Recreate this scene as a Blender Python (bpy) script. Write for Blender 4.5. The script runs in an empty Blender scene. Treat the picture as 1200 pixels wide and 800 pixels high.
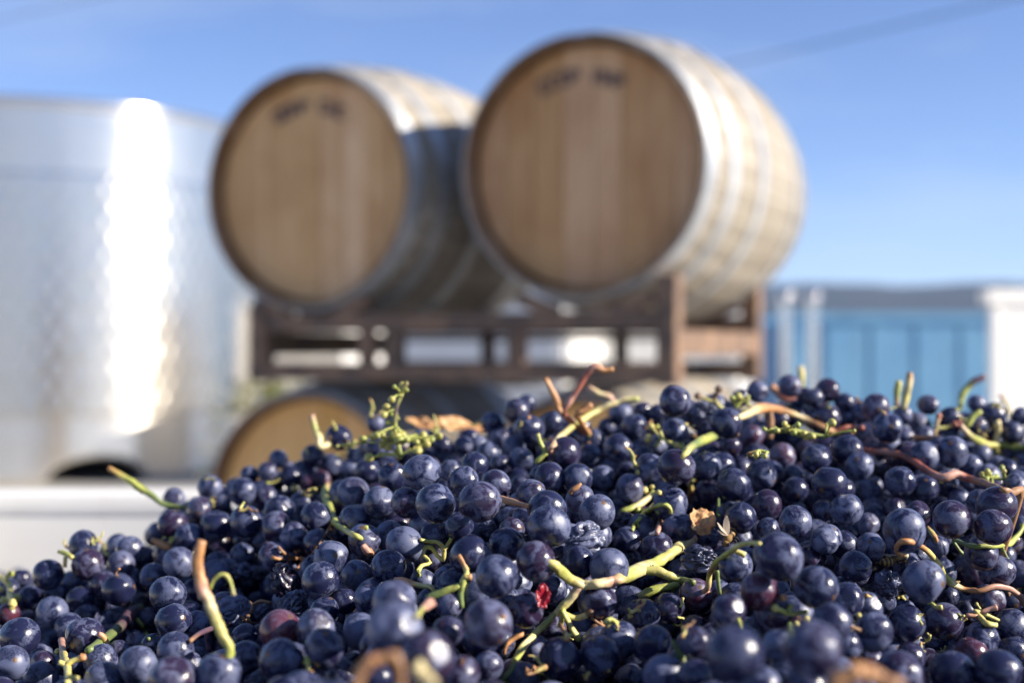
import bpy, bmesh, math, random
import numpy as np
from mathutils import Vector, Matrix, Euler, noise

random.seed(7)
rng = np.random.default_rng(11)
R = math.radians
scene = bpy.context.scene
col = scene.collection

# ------------------------------------------------------------------ camera
F = 1667.0            # focal length in photo pixels (photo is 1200 x 800)
CX, HY = 600.0, 410.0 # principal column and horizon row
CAMZ = 0.87           # lens height above the yard
cam_d = bpy.data.cameras.new('camera')
cam_d.sensor_width = 36.0
cam_d.lens = 36.0 * F / 1200.0
cam_d.shift_y = (HY - 400.0) / 1200.0
cam_d.clip_start = 0.02
cam_d.clip_end = 9000
cam_d.dof.use_dof = True
cam_d.dof.focus_distance = 0.585
cam_d.dof.aperture_fstop = 6.3
cam = bpy.data.objects.new('camera', cam_d)
cam.location = (0, 0, CAMZ)
cam.rotation_euler = (R(90), 0, 0)
col.objects.link(cam)
scene.camera = cam

# ------------------------------------------------------------------ light
SUN_AZ = math.atan2(0.970, -0.242)      # clockwise from +Y
SUN_EL = R(27)
world = bpy.data.worlds.new('World')
scene.world = world
world.use_nodes = True
wn, wl = world.node_tree.nodes, world.node_tree.links
wn.clear()
w_out = wn.new('ShaderNodeOutputWorld')
w_bg = wn.new('ShaderNodeBackground')
w_bg.inputs['Strength'].default_value = 0.082
sky = wn.new('ShaderNodeTexSky')
sky.sky_type = 'NISHITA'
sky.sun_disc = False
sky.sun_elevation = SUN_EL
sky.sun_rotation = SUN_AZ
sky.altitude = 1200
sky.air_density = 0.82
sky.dust_density = 0.0
sky.ozone_density = 4.2
w_tc = wn.new('ShaderNodeTexCoord')
w_map = wn.new('ShaderNodeMapping')
w_map.inputs['Scale'].default_value = (1.6, 1.6, 7.0)
w_map.inputs['Rotation'].default_value = (0.0, R(8), R(20))
w_noi = wn.new('ShaderNodeTexNoise')
w_noi.inputs['Scale'].default_value = 2.2
w_noi.inputs['Detail'].default_value = 5
w_noi.inputs['Roughness'].default_value = 0.55
w_rmp = wn.new('ShaderNodeMapRange')
w_rmp.inputs['From Min'].default_value = 0.48
w_rmp.inputs['From Max'].default_value = 0.80
w_rmp.inputs['To Max'].default_value = 0.32
w_mix = wn.new('ShaderNodeMix')
w_mix.data_type = 'RGBA'
w_mix.inputs[7].default_value = (4.6, 5.1, 5.7, 1)
wl.new(w_tc.outputs['Generated'], w_map.inputs['Vector'])
wl.new(w_map.outputs['Vector'], w_noi.inputs['Vector'])
wl.new(w_noi.outputs['Fac'], w_rmp.inputs['Value'])
wl.new(w_rmp.outputs['Result'], w_mix.inputs[0])
w_tint = wn.new('ShaderNodeMix')
w_tint.data_type = 'RGBA'
w_tint.blend_type = 'MULTIPLY'
w_tint.inputs[0].default_value = 1.0
w_tint.inputs[7].default_value = (1.08, 0.96, 1.01, 1)
wl.new(sky.outputs['Color'], w_tint.inputs[6])
wl.new(w_tint.outputs[2], w_mix.inputs[6])
wl.new(w_mix.outputs[2], w_bg.inputs['Color'])
wl.new(w_bg.outputs['Background'], w_out.inputs['Surface'])

sun_d = bpy.data.lights.new('sun', 'SUN')
sun_d.energy = 5.0
sun_d.angle = R(0.55)
sun_d.color = (1.0, 0.91, 0.78)
sun = bpy.data.objects.new('sun', sun_d)
sdir = Vector((math.sin(SUN_AZ) * math.cos(SUN_EL), math.cos(SUN_AZ) * math.cos(SUN_EL), math.sin(SUN_EL)))
sun.rotation_euler = sdir.to_track_quat('Z', 'Y').to_euler()
sun.location = sdir * 40
col.objects.link(sun)

vs = scene.view_settings
vs.view_transform = 'Standard'
vs.look = 'None'
vs.gamma = 1.0
vs.exposure = 1.15
vs.use_curve_mapping = False
scene.render.engine = 'CYCLES'
scene.cycles.use_denoising = True
try:
    scene.cycles.denoiser = 'OPENIMAGEDENOISE'
except Exception:
    pass
scene.cycles.max_bounces = 6
scene.cycles.sample_clamp_indirect = 6.0


def P(px, py, d):
    """the point at distance d (along the optical axis) seen at photo pixel (px, py)"""
    return Vector(((px - CX) / F * d, d, CAMZ + (HY - py) / F * d))


# ------------------------------------------------------------------ helpers
def link(name, me, mat=None, parent=None, **props):
    o = bpy.data.objects.new(name, me)
    col.objects.link(o)
    if mat is not None and me is not None and len(me.materials) == 0:
        me.materials.append(mat)
    if parent is not None:
        o.parent = parent
    for k, v in props.items():
        o[k] = v
    return o


def thing(name, label, cat, loc=(0, 0, 0), rz=0.0, group=None):
    o = bpy.data.objects.new(name, None)
    o.empty_display_size = 0.05
    col.objects.link(o)
    o.location = loc
    o.rotation_euler = (0, 0, rz)
    o['label'] = label
    o['category'] = cat
    if group:
        o['group'] = group
    return o


def mesh(name, verts, faces, smooth=False, mat=None):
    me = bpy.data.meshes.new(name)
    me.from_pydata([tuple(v) for v in verts], [], faces)
    me.update()
    if smooth:
        me.polygons.foreach_set('use_smooth', [True] * len(me.polygons))
    if mat is not None:
        me.materials.append(mat)
    return me


def bm_mesh(name, bm, mat=None, smooth=False):
    bmesh.ops.recalc_face_normals(bm, faces=bm.faces)
    me = bpy.data.meshes.new(name)
    bm.to_mesh(me)
    bm.free()
    if smooth:
        me.polygons.foreach_set('use_smooth', [True] * len(me.polygons))
    if mat is not None:
        me.materials.append(mat)
    return me


def box_bm(sx, sy, sz, c=(0, 0, 0), bevel=0.0, bm=None):
    own = bm is None
    b = bmesh.new()
    bmesh.ops.create_cube(b, size=1.0)
    for v in b.verts:
        v.co = Vector((v.co.x * sx + c[0], v.co.y * sy + c[1], v.co.z * sz + c[2]))
    if bevel > 0:
        bmesh.ops.bevel(b, geom=list(b.edges), offset=bevel, segments=2, affect='EDGES', profile=0.7)
    if own:
        return b
    tmp = bpy.data.meshes.new('tmp')
    b.to_mesh(tmp)
    b.free()
    bm.from_mesh(tmp)
    bpy.data.meshes.remove(tmp)
    return bm


def lathe(profile, n=64, closed=False):
    """profile of (radius, z) spun about Z"""
    vs_, fs = [], []
    m = len(profile)
    for i in range(n):
        a = 2 * math.pi * i / n
        for r, z in profile:
            vs_.append((r * math.cos(a), r * math.sin(a), z))
    for i in range(n):
        j = (i + 1) % n
        for k in range(m if closed else m - 1):
            k2 = (k + 1) % m
            fs.append((i * m + k, j * m + k, j * m + k2, i * m + k2))
    return vs_, fs


class NT:
    """little wrapper for building node trees"""
    def __init__(self, name):
        self.mat = bpy.data.materials.new(name)
        self.mat.use_nodes = True
        self.n, self.l = self.mat.node_tree.nodes, self.mat.node_tree.links
        self.bsdf = self.n['Principled BSDF']

    def new(self, t, **kw):
        nd = self.n.new(t)
        for k, v in kw.items():
            setattr(nd, k, v)
        return nd

    def set(self, sock, v):
        if isinstance(v, bpy.types.NodeSocket):
            self.l.new(v, sock)
        else:
            sock.default_value = v

    def noise(self, vec, scale, detail=3, rough=0.5, dist=0.0):
        nd = self.new('ShaderNodeTexNoise')
        self.set(nd.inputs['Scale'], scale)
        nd.inputs['Detail'].default_value = detail
        nd.inputs['Roughness'].default_value = rough
        nd.inputs['Distortion'].default_value = dist
        if vec is not None:
            self.l.new(vec, nd.inputs['Vector'])
        return nd.outputs['Fac']

    def math(self, op, a, b=0.0, clamp=False):
        nd = self.new('ShaderNodeMath', operation=op, use_clamp=clamp)
        self.set(nd.inputs[0], a)
        self.set(nd.inputs[1], b)
        return nd.outputs[0]

    def rng(self, v, a, b, c=0.0, d=1.0):
        nd = self.new('ShaderNodeMapRange')
        self.set(nd.inputs['Value'], v)
        for s, x in zip(('From Min', 'From Max', 'To Min', 'To Max'), (a, b, c, d)):
            self.set(nd.inputs[s], x)
        return nd.outputs['Result']

    def mix(self, f, a, b):
        nd = self.new('ShaderNodeMix', data_type='RGBA')
        self.set(nd.inputs[0], f)
        self.set(nd.inputs[6], a if isinstance(a, bpy.types.NodeSocket) else (*a, 1))
        self.set(nd.inputs[7], b if isinstance(b, bpy.types.NodeSocket) else (*b, 1))
        return nd.outputs[2]

    def mapping(self, vec, scale=(1, 1, 1), loc=(0, 0, 0)):
        nd = self.new('ShaderNodeMapping')
        nd.inputs['Scale'].default_value = scale
        self.set(nd.inputs['Location'], loc)
        self.l.new(vec, nd.inputs['Vector'])
        return nd.outputs['Vector']

    def bump(self, h, strength, dist=0.01):
        nd = self.new('ShaderNodeBump')
        nd.inputs['Strength'].default_value = strength
        nd.inputs['Distance'].default_value = dist
        self.l.new(h, nd.inputs['Height'])
        self.l.new(nd.outputs['Normal'], self.bsdf.inputs['Normal'])

    def out(self, **kw):
        for k, v in kw.items():
            s = self.bsdf.inputs[k.replace('_', ' ')]
            if isinstance(v, tuple) and len(v) == 3 and s.type == 'RGBA':
                v = (*v, 1)
            self.set(s, v)
        return self.mat


def objrand(t):
    return t.new('ShaderNodeObjectInfo').outputs['Random']


def objco(t):
    return t.new('ShaderNodeTexCoord').outputs['Object']


def shifted(t, vec, rnd, k=37.0):
    nd = t.new('ShaderNodeVectorMath', operation='ADD')
    t.l.new(vec, nd.inputs[0])
    c = t.new('ShaderNodeCombineXYZ')
    t.l.new(t.math('MULTIPLY', rnd, k), c.inputs[0])
    t.l.new(t.math('MULTIPLY', rnd, k * 1.7), c.inputs[1])
    t.l.new(t.math('MULTIPLY', rnd, k * 0.6), c.inputs[2])
    t.l.new(c.outputs[0], nd.inputs[1])
    return nd.outputs[0]


# ------------------------------------------------------------------ materials
def mat_wood(name, a, b, rough=0.7, axis='Y', stain=0.5, vary=1.0):
    t = NT(name)
    rnd = objrand(t)
    co = shifted(t, objco(t), rnd)
    sc = (14, 1.2, 14) if axis == 'Y' else (14, 14, 1.2)
    g = t.noise(t.mapping(co, sc), 4.0, 5, 0.6, 0.6)
    big = t.noise(co, 3.0, 3, 0.55)
    c = t.mix(t.rng(g, 0.3, 0.7), a, b)
    c = t.mix(t.rng(big, 0.45, 0.75, 0, stain), c, (a[0] * 0.66, a[1] * 0.50, a[2] * 0.34))
    hsv = t.new('ShaderNodeHueSaturation')
    t.l.new(c, hsv.inputs['Color'])
    t.l.new(t.rng(rnd, 0, 1, 1 - 0.22 * vary, 1 + 0.18 * vary), hsv.inputs['Value'])
    t.l.new(t.rng(rnd, 0, 1, 1 + 0.10 * vary, 1 - 0.14 * vary), hsv.inputs['Saturation'])
    t.bump(g, 0.35, 0.002)
    return t.out(Base_Color=hsv.outputs['Color'], Roughness=rough)


def mat_metal(name, a, b, rough=(0.35, 0.6), metallic=0.8, scale=8.0):
    t = NT(name)
    co = objco(t)
    n = t.noise(co, scale, 5, 0.6)
    c = t.mix(t.rng(n, 0.35, 0.65), a, b)
    t.bump(n, 0.15, 0.003)
    return t.out(Base_Color=c, Roughness=t.rng(n, 0.3, 0.7, rough[0], rough[1]), Metallic=metallic)


M = {}
M['stave'] = mat_wood('weathered oak stave', (0.245, 0.212, 0.165), (0.335, 0.30, 0.245), 0.62, 'Y', 0.35)
M['head'] = mat_wood('grey brown oak head board', (0.54, 0.285, 0.115), (0.66, 0.39, 0.18), 0.66, 'Z', 0.8, 0.75)
M['head_pale'] = mat_wood('pale oak head board', (0.72, 0.415, 0.185), (0.84, 0.535, 0.265), 0.66, 'Z', 0.75, 0.7)
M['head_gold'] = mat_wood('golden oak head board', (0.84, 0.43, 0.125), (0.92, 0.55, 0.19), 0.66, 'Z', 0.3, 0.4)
M['stave_end'] = mat_wood('darkened oak end grain', (0.24, 0.135, 0.065), (0.32, 0.19, 0.10), 0.75, 'Z', 0.3)
M['hoop'] = mat_metal('galvanised hoop', (0.42, 0.44, 0.46), (0.60, 0.61, 0.62), (0.38, 0.6), 0.75)
M['rack'] = mat_metal('rust brown rack steel', (0.085, 0.058, 0.045), (0.27, 0.165, 0.10), (0.5, 0.75), 0.15, 14)
M['ink'] = NT('stamped ink').out(Base_Color=(0.018, 0.016, 0.022), Roughness=0.7)
M['stamp'] = NT('faded stamp ink').out(Base_Color=(0.14, 0.09, 0.075), Roughness=0.7)
def mat_tank(name, a, b, rough, aniso):
    t = NT(name)
    co = objco(t)
    n = t.noise(t.mapping(co, (1, 1, 4)), 2.2, 5, 0.6)
    drip = t.noise(t.mapping(co, (9, 9, 0.5)), 1.5, 4, 0.6)
    c = t.mix(t.rng(n, 0.35, 0.65), a, b)
    c = t.mix(t.rng(drip, 0.58, 0.8, 0, 0.35), c, tuple(x * 0.6 for x in a))
    tg = t.new('ShaderNodeTangent', direction_type='RADIAL', axis='Z')
    t.l.new(tg.outputs[0], t.bsdf.inputs['Tangent'])
    t.bsdf.inputs['Anisotropic'].default_value = aniso
    t.bsdf.inputs['Anisotropic Rotation'].default_value = 0.25
    return t.out(Base_Color=c, Roughness=t.rng(n, 0.3, 0.7, rough - 0.03, rough + 0.03), Metallic=0.95)


M['steel'] = mat_tank('brushed stainless steel', (0.82, 0.765, 0.675), (0.88, 0.825, 0.735), 0.235, 0.87)
M['jacket'] = mat_tank('dimpled stainless jacket', (0.70, 0.655, 0.58), (0.78, 0.73, 0.65), 0.205, 0.85)
M['dark_steel'] = NT('steel with painted shade').out(Base_Color=(0.10, 0.10, 0.11), Roughness=0.7)  # dark base colour puts the shade under the tank into the steel
M['pipe'] = mat_metal('polished steel pipe', (0.62, 0.63, 0.64), (0.70, 0.70, 0.70), (0.10, 0.16), 1.0, 6)


def mat_bin():
    t = NT('white bin plastic')
    co = objco(t)
    n = t.noise(co, 5, 5, 0.6)
    s = t.noise(t.mapping(co, (18, 18, 2)), 2.0, 4, 0.6)
    c = t.mix(t.rng(n, 0.4, 0.75, 0, 0.6), (0.78, 0.77, 0.74), (0.66, 0.64, 0.59))
    c = t.mix(t.rng(s, 0.60, 0.78, 0, 0.35), c, (0.42, 0.37, 0.33))
    j = t.noise(t.mapping(co, (4, 4, 1.5)), 3.5, 5, 0.7, 1.0)
    c = t.mix(t.rng(j, 0.60, 0.74, 0, 0.55), c, (0.30, 0.16, 0.20))
    sc = t.noise(t.mapping(co, (2, 2, 60)), 3.0, 3, 0.6)
    c = t.mix(t.rng(sc, 0.64, 0.7, 0, 0.25), c, (0.40, 0.38, 0.36))
    t.bump(n, 0.08, 0.003)
    return t.out(Base_Color=c, Roughness=0.45)


M['bin'] = mat_bin()


def mat_yard():
    t = NT('pale concrete yard')
    co = objco(t)
    n = t.noise(co, 40, 5, 0.7)
    b = t.noise(co, 0.35, 5, 0.6)
    c = t.mix(n, (0.27, 0.26, 0.24), (0.36, 0.35, 0.33))
    c = t.mix(t.rng(b, 0.45, 0.75, 0, 0.5), c, (0.20, 0.19, 0.18))
    t.bump(n, 0.3, 0.006)
    return t.out(Base_Color=c, Roughness=0.85)


def mat_hill():
    t = NT('wooded hill')
    co = objco(t)
    n = t.noise(co, 0.02, 6, 0.65)
    c = t.mix(t.rng(n, 0.3, 0.7), (0.012, 0.020, 0.014), (0.030, 0.038, 0.022))
    return t.out(Base_Color=c, Roughness=0.95)


def mat_blue():
    t = NT('blue painted steel')
    co = objco(t)
    n = t.noise(co, 2.5, 5, 0.6)
    s = t.noise(t.mapping(co, (6, 6, 0.7)), 2.0, 4, 0.6)
    c = t.mix(t.rng(n, 0.35, 0.7), (0.125, 0.29, 0.47), (0.155, 0.34, 0.51))
    c = t.mix(t.rng(s, 0.62, 0.8, 0, 0.5), c, (0.16, 0.12, 0.10))
    return t.out(Base_Color=c, Roughness=0.5)


M['blue'] = mat_blue()


def mat_grape(name, stuff=False, skin_a=(0.0046, 0.0074, 0.034), skin_b=(0.019, 0.0065, 0.024), bloom_gain=0.0, wrinkle=False):
    t = NT(name)
    at = t.new('ShaderNodeAttribute', attribute_name='lc')
    if stuff:
        a2 = t.new('ShaderNodeAttribute', attribute_name='rnd')
        rnd = a2.outputs['Fac']
    else:
        rnd = objrand(t)
    lc = at.outputs['Vector']
    co = shifted(t, lc, rnd, 41.0)
    r2 = t.math('FRACT', t.math('MULTIPLY', rnd, 57.31))
    r3 = t.math('FRACT', t.math('MULTIPLY', rnd, 131.7))
    n1 = t.noise(co, 1.15, 4, 0.6, 0.8)
    n2 = t.noise(co, 6.5, 5, 0.68, 0.3)
    n3 = t.noise(t.mapping(co, (3, 26, 9)), 1.0, 4, 0.7)   # rub marks
    n4 = t.noise(co, 38, 2, 0.6)
    b = t.math('ADD', t.rng(n1, 0.43, 0.58), t.math('MULTIPLY', t.math('SUBTRACT', n2, 0.5), 1.3))
    b = t.math('ADD', b, t.math('MULTIPLY', t.math('SUBTRACT', r2, 0.60), 1.05))
    b = t.math('SUBTRACT', b, t.rng(n3, 0.54, 0.64, 0, 0.6))
    b = t.math('ADD', b, bloom_gain)
    b = t.math('MULTIPLY', b, t.rng(n4, 0.2, 0.6, 0.85, 1.0), True)
    b = t.math('MINIMUM', t.math('MAXIMUM', b, 0.06), 1.0)
    skin = t.mix(t.rng(r3, 0.55, 1.0), skin_a, skin_b)
    skin = t.mix(t.rng(n2, 0.45, 0.75, 0, 0.5), skin, skin_b)
    c = t.mix(t.math('MULTIPLY', b, 0.60), skin, (0.160, 0.185, 0.310))
    sep = t.new('ShaderNodeSeparateXYZ')
    t.l.new(lc, sep.inputs[0])
    zz = t.math('ADD', sep.outputs[2], t.math('MULTIPLY', t.math('SUBTRACT', n2, 0.5), 0.02))
    scar = t.rng(zz, 0.984, 0.989)
    c = t.mix(scar, c, (0.10, 0.055, 0.03))
    spots = t.rng(t.noise(co, 17, 2, 0.5), 0.77, 0.80)
    c = t.mix(t.math('MULTIPLY', spots, 0.8), c, (0.14, 0.075, 0.045))
    hgt = t.math('ADD', t.math('MULTIPLY', n2, 0.6), t.math('MULTIPLY', n4, 0.25))
    t.bump(hgt, 0.12, 0.0012)
    return t.out(Base_Color=c, Roughness=t.rng(b, 0.0, 0.9, 0.20, 0.44), Specular_IOR_Level=0.5)


M['grape'] = mat_grape('dark grape skin with bloom')
M['grape_stuff'] = mat_grape('dark grape skin with bloom in bulk', True)
M['grape_red'] = mat_grape('red purple grape skin', False, (0.045, 0.008, 0.022), (0.085, 0.018, 0.03), -0.12)
M['grape_dry'] = mat_grape('shrivelled grape skin', False, (0.008, 0.008, 0.022), (0.02, 0.008, 0.02), 0.22)


def mat_stem(name, rough=0.5):
    t = NT(name)
    at = t.new('ShaderNodeAttribute', attribute_name='col')
    co = objco(t)
    n = t.noise(t.mapping(co, (1, 1, 1)), 260, 4, 0.65)
    big = t.noise(co, 70, 3, 0.6)
    c = t.mix(t.rng(n, 0.5, 0.75, 0, 0.6), at.outputs['Color'], (0.16, 0.075, 0.035))
    hsv = t.new('ShaderNodeHueSaturation')
    t.l.new(c, hsv.inputs['Color'])
    t.l.new(t.rng(big, 0.3, 0.7, 0.75, 1.2), hsv.inputs['Value'])
    t.bump(n, 0.25, 0.001)
    return t.out(Base_Color=hsv.outputs['Color'], Roughness=rough, Subsurface_Weight=0.0)


M['stem'] = mat_stem('grape stem skin')


def mat_leaf():
    t = NT('dry vine leaf')
    co = objco(t)
    n = t.noise(co, 120, 5, 0.65)
    c = t.mix(t.rng(n, 0.3, 0.7), (0.55, 0.36, 0.17), (0.33, 0.13, 0.045))
    t.bump(n, 0.4, 0.002)
    t.bsdf.inputs['Transmission Weight'].default_value = 0.0
    return t.out(Base_Color=c, Roughness=0.6)


M['leaf'] = mat_leaf()
M['bee_fuzz'] = NT('bee fuzz').out(Base_Color=(0.20, 0.115, 0.035), Roughness=0.8)


def mat_bee():
    t = NT('banded bee abdomen')
    sep = t.new('ShaderNodeSeparateXYZ')
    t.l.new(objco(t), sep.inputs[0])
    w = t.math('SINE', t.math('MULTIPLY', sep.outputs[0], 3600.0))
    c = t.mix(t.rng(w, -0.2, 0.2), (0.035, 0.022, 0.014), (0.36, 0.21, 0.06))
    return t.out(Base_Color=c, Roughness=0.55)


M['bee_abd'] = mat_bee()
M['wing'] = NT('clear insect wing').out(Base_Color=(0.62, 0.52, 0.42), Roughness=0.25, Alpha=0.55)

# ------------------------------------------------------------------ the setting
gs = 2500
ground = link('ground', mesh('ground', [(-gs, -gs, 0), (gs, -gs, 0), (gs, gs, 0), (-gs, gs, 0)], [(0, 1, 2, 3)]), mat_yard(),
              kind='structure')


def make_hills():
    V, Fc = [], []
    n, rows = 220, 7
    for i in range(n + 1):
        a = R(-75 + 150 * i / n)
        for j in range(rows):
            u = j / (rows - 1)
            d = 1400 + 700 * u
            crest = 91 + 10 * noise.noise(Vector((a * 3.1, 1.7, 0))) + 7 * noise.noise(Vector((a * 14, 5.2, 0))) \
                + 2.5 * noise.noise(Vector((a * 70, 9.1, 0)))
            h = crest * math.sin(min(1.0, u * 1.25) * math.pi / 2) * (d / 1950) - 1.0
            V.append((d * math.sin(a), d * math.cos(a), h if j else -3))
    for i in range(n):
        for j in range(rows - 1):
            k = i * rows + j
            Fc.append((k, k + rows, k + rows + 1, k + 1))
    return mesh('hills', V, Fc, True)


link('hills', make_hills(), mat_hill(), kind='structure')

# ------------------------------------------------------------------ barrels
RB, RH, BL = 0.346, 0.291, 0.90


def brad(y):
    s = 2 * y / BL - 1
    return RH + (RB - RH) * (1 - abs(s) ** 2.0)


NST = 30


def stave_mesh():
    V, Fc = [], []
    n, w = 14, 5
    ha = math.pi / NST * 0.972
    for i in range(n + 1):
        y = BL * i / n
        r = brad(y)
        ch = 0.003 if i in (0, n) else 0.0
        for j in range(w):
            a = -ha + 2 * ha * j / (w - 1)
            e = 0.0022 if j in (0, w - 1) else 0.0
            V.append(((r - e - ch) * math.sin(a), y, (r - e - ch) * math.cos(a)))
        for j in range(w):
            a = ha - 2 * ha * j / (w - 1)
            ri = r - 0.022 + (0.008 if i in (0, n) else 0)
            V.append((ri * math.sin(a), y, ri * math.cos(a)))
    m = 2 * w
    for i in range(n):
        for j in range(m):
            j2 = (j + 1) % m
            Fc.append((i * m + j, i * m + j2, (i + 1) * m + j2, (i + 1) * m + j))
    Fc.append(tuple(range(m - 1, -1, -1)))
    Fc.append(tuple(n * m + j for j in range(m)))
    me = mesh('stave', V, Fc)
    me.materials.append(M['stave'])
    me.materials.append(M['stave_end'])
    for k, p in enumerate(me.polygons):
        j = k % m
        if k >= n * m or w - 1 <= j:
            p.material_index = 1
    return me


def plank_mesh(x0, x1, r, th=0.022):
    top, bot = [], []
    n = 8
    for i in range(n + 1):
        x = x0 + (x1 - x0) * i / n
        h = math.sqrt(max(r * r - x * x, 1e-6))
        top.append((x, h))
        bot.append((x, -h))
    ring = top + bot[::-1]
    k = len(ring)
    V = [(x, 0, z) for x, z in ring] + [(x, th, z) for x, z in ring]
    Fc = [tuple(range(k)), tuple(range(2 * k - 1, k - 1, -1))]
    for i in range(k):
        j = (i + 1) % k
        Fc.append((i, i + k, j + k, j))
    return mesh('head_board', V, Fc)


def hoop_mesh(y0, y1):
    prof = [(brad(y0) + 0.0005, y0), (brad(y0) + 0.0032, y0), (brad(y1) + 0.0032, y1), (brad(y1) + 0.0005, y1)]
    v, f = lathe(prof, 72, True)
    return mesh('hoop', [(x, z, y) for x, y, z in v], f)


def glyph_row(n=8, seed=1):
    """short row of dark stamped characters along the head's upper edge; too blurred in the photograph to read"""
    rr = random.Random(seed)
    out = []
    for i in range(n):
        if i == n // 2:
            continue
        a = -0.46 + 0.92 * i / (n - 1) + 0.12
        c = Vector((0.205 * math.sin(a), 0, 0.205 * math.cos(a)))
        st = rr.choice([[(-.35, 0, .28, 1), (.35, 0, .28, 1), (0, 0, .5, .25)],
                        [(-.35, 0, .28, 1), (.1, .4, .7, .22), (.1, -.4, .7, .22)],
                        [(-.35, 0, .28, 1), (.35, 0, .28, 1), (0, .4, .6, .22), (0, -.4, .6, .22)],
                        [(-.35, 0, .28, 1), (.1, .4, .7, .22), (.1, 0, .7, .2), (.33, .2, .26, .5)]])
        bm = bmesh.new()
        for (x, z, w, h) in st:
            box_bm(w * 0.026, 0.0012 + 0.0002 * z, h * 0.034, (x * 0.026, 0, z * 0.034), 0, bm)
        out.append((bm_mesh('stamped_letter', bm, M['stamp']), c, a * 0.55))
    return out


ST_ME = stave_mesh()
edges_x = [-0.262, -0.192, -0.128, -0.052, 0.018, 0.082, 0.142, 0.205, 0.262]
PL_ME = []
edges_x = [e * 0.2695 / 0.262 for e in edges_x]
for a, b in zip(edges_x[:-1], edges_x[1:]):
    m_ = plank_mesh(a + 0.0008, b - 0.0008, 0.2705)
    PL_ME.append(m_)
HOOP_Y = [(0.004, 0.044), (0.110, 0.146), (0.275, 0.311)]
HOOP_Y += [(BL - b, BL - a) for a, b in HOOP_Y]
HP_ME = []
for a, b in HOOP_Y:
    m_ = hoop_mesh(a, b)
    m_.materials.append(M['hoop'])
    HP_ME.append(m_)
v_, f_ = lathe([(0.0, 0.012), (0.026, 0.012), (0.030, 0.006), (0.030, -0.02)], 20)
BUNG_ME = mesh('bung', v_, f_, True)
BUNG_ME.materials.append(M['bin'])
GLYPH = [glyph_row(8, 3), glyph_row(8, 5)]

AX = R(25)
U = Vector((math.sin(AX), math.cos(AX), 0))     # barrel axis, away from the camera
Vv = Vector((math.cos(AX), -math.sin(AX), 0))   # along the rack, to the right


def make_barrel(head_centre, label, roll, gi, hm):
    planks = [m.copy() for m in PL_ME]
    for m in planks:
        m.materials.append(M[hm])
    base = Vector(head_centre) - Vector((0, 0, RB))
    t = thing('oak_barrel', label, 'barrel', base, -AX, 'oak barrels lying on the steel racks')
    for k in range(NST):
        o = link('stave', ST_ME, None, t)
        o.location = (0, 0, RB)
        o.rotation_euler = (0, roll + 2 * math.pi * k / NST, 0)
    for k, m in enumerate(planks):
        o = link('head_board', m, None, t)
        o.location = (0, 0.040 + 0.0012 * ((k * 7) % 3), RB)
        if gi is not None and k == 0:
            for gm, gc, ga in GLYPH[gi]:
                g = link('stamped_letter', gm, None, t)
                g.location = Matrix.Rotation(R(-6), 3, 'Y') @ gc + Vector((-0.015, 0.0385, RB))
                g.rotation_euler = (0, ga - R(6), 0)
        o2 = link('back_board', m, None, t)
        o2.location = (0, BL - 0.062 - 0.0012 * ((k * 5) % 3), RB)
    for m in HP_ME:
        o = link('hoop', m, None, t)
        o.location = (0, 0, RB)
    o = link('bung', BUNG_ME, None, t)
    o.location = (0, BL / 2, RB + RB - 0.004)
    return t


HR = P(679, 193, 3.16)
HL_ = HR - 0.722 * Vv
HL_.z = P(363, 220, HL_.y).z
make_barrel(HR, 'upper oak barrel with its pale flank fully sunlit, beside the upright rack post', 0.05, 0, 'head')
make_barrel(HL_, 'upper oak barrel half in the shade of its neighbour, nearer the steel tank', 0.12, 1, 'head_pale')
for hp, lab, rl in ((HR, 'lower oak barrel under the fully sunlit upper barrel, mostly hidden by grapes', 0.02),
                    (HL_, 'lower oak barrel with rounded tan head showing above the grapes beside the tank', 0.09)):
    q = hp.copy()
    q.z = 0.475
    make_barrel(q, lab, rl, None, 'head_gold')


# ------------------------------------------------------------------ racks
def make_rack(z0, label):
    """z0: underside of the rack's lower rails"""
    org = HR.copy()
    org.z = z0
    t = thing('barrel_rack', label, 'barrel rack', org, -AX, 'steel racks carrying the barrels')
    s0, s1 = -0.872, 0.198
    y0, y1 = 0.035, 0.70
    lo, hi = 0.02, 0.137
    mr = M['rack']
    L = s1 - s0

    def part(name, sx, sy, sz, c):
        return link(name, bm_mesh(name, box_bm(sx, sy, sz, c, 0.004), mr), None, t)
    for yy in (y0, y1):
        part('upper_rail', L - 0.05, 0.040, 0.042, ((s0 + s1) / 2, yy, hi))
        part('lower_rail', L - 0.05, 0.046, 0.042, ((s0 + s1) / 2, yy, lo))
        for s in (s0, s1):
            part('post', 0.046, 0.050, 0.245 if s == s1 else 0.19, (s, yy, 0.115 if s == s1 else 0.09))
        for s in (-0.565, -0.485, -0.165):
            part('upright', 0.034, 0.034, hi - lo - 0.0425, (s, yy, (hi + lo) / 2))
        for s in (-0.722, 0.0):                # saddles that cradle each barrel
            for sg in (-1, 1):
                bm = box_bm(0.10, 0.036, 0.030, (0, 0, 0), 0.003)
                me = bm_mesh('saddle', bm, mr)
                o = link('saddle', me, None, t)
                o.location = (s + sg * 0.115, yy, hi + 0.036)
                o.rotation_euler = (0, -sg * 0.36, 0)
    part('brace', L - 0.06, 0.014, 0.014, ((s0 + s1) / 2, y1 - 0.035, 0.104))
    for s in (s0, s1):
        part('side_rail', 0.042, y1 - y0 - 0.052, 0.058, (s, (y0 + y1) / 2, 0.088))
        part('fork_channel', 0.050, y1 - y0 - 0.05, 0.030, (s + (0.26 if s == s0 else -0.26), (y0 + y1) / 2, lo + 0.003))
    return t


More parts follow.
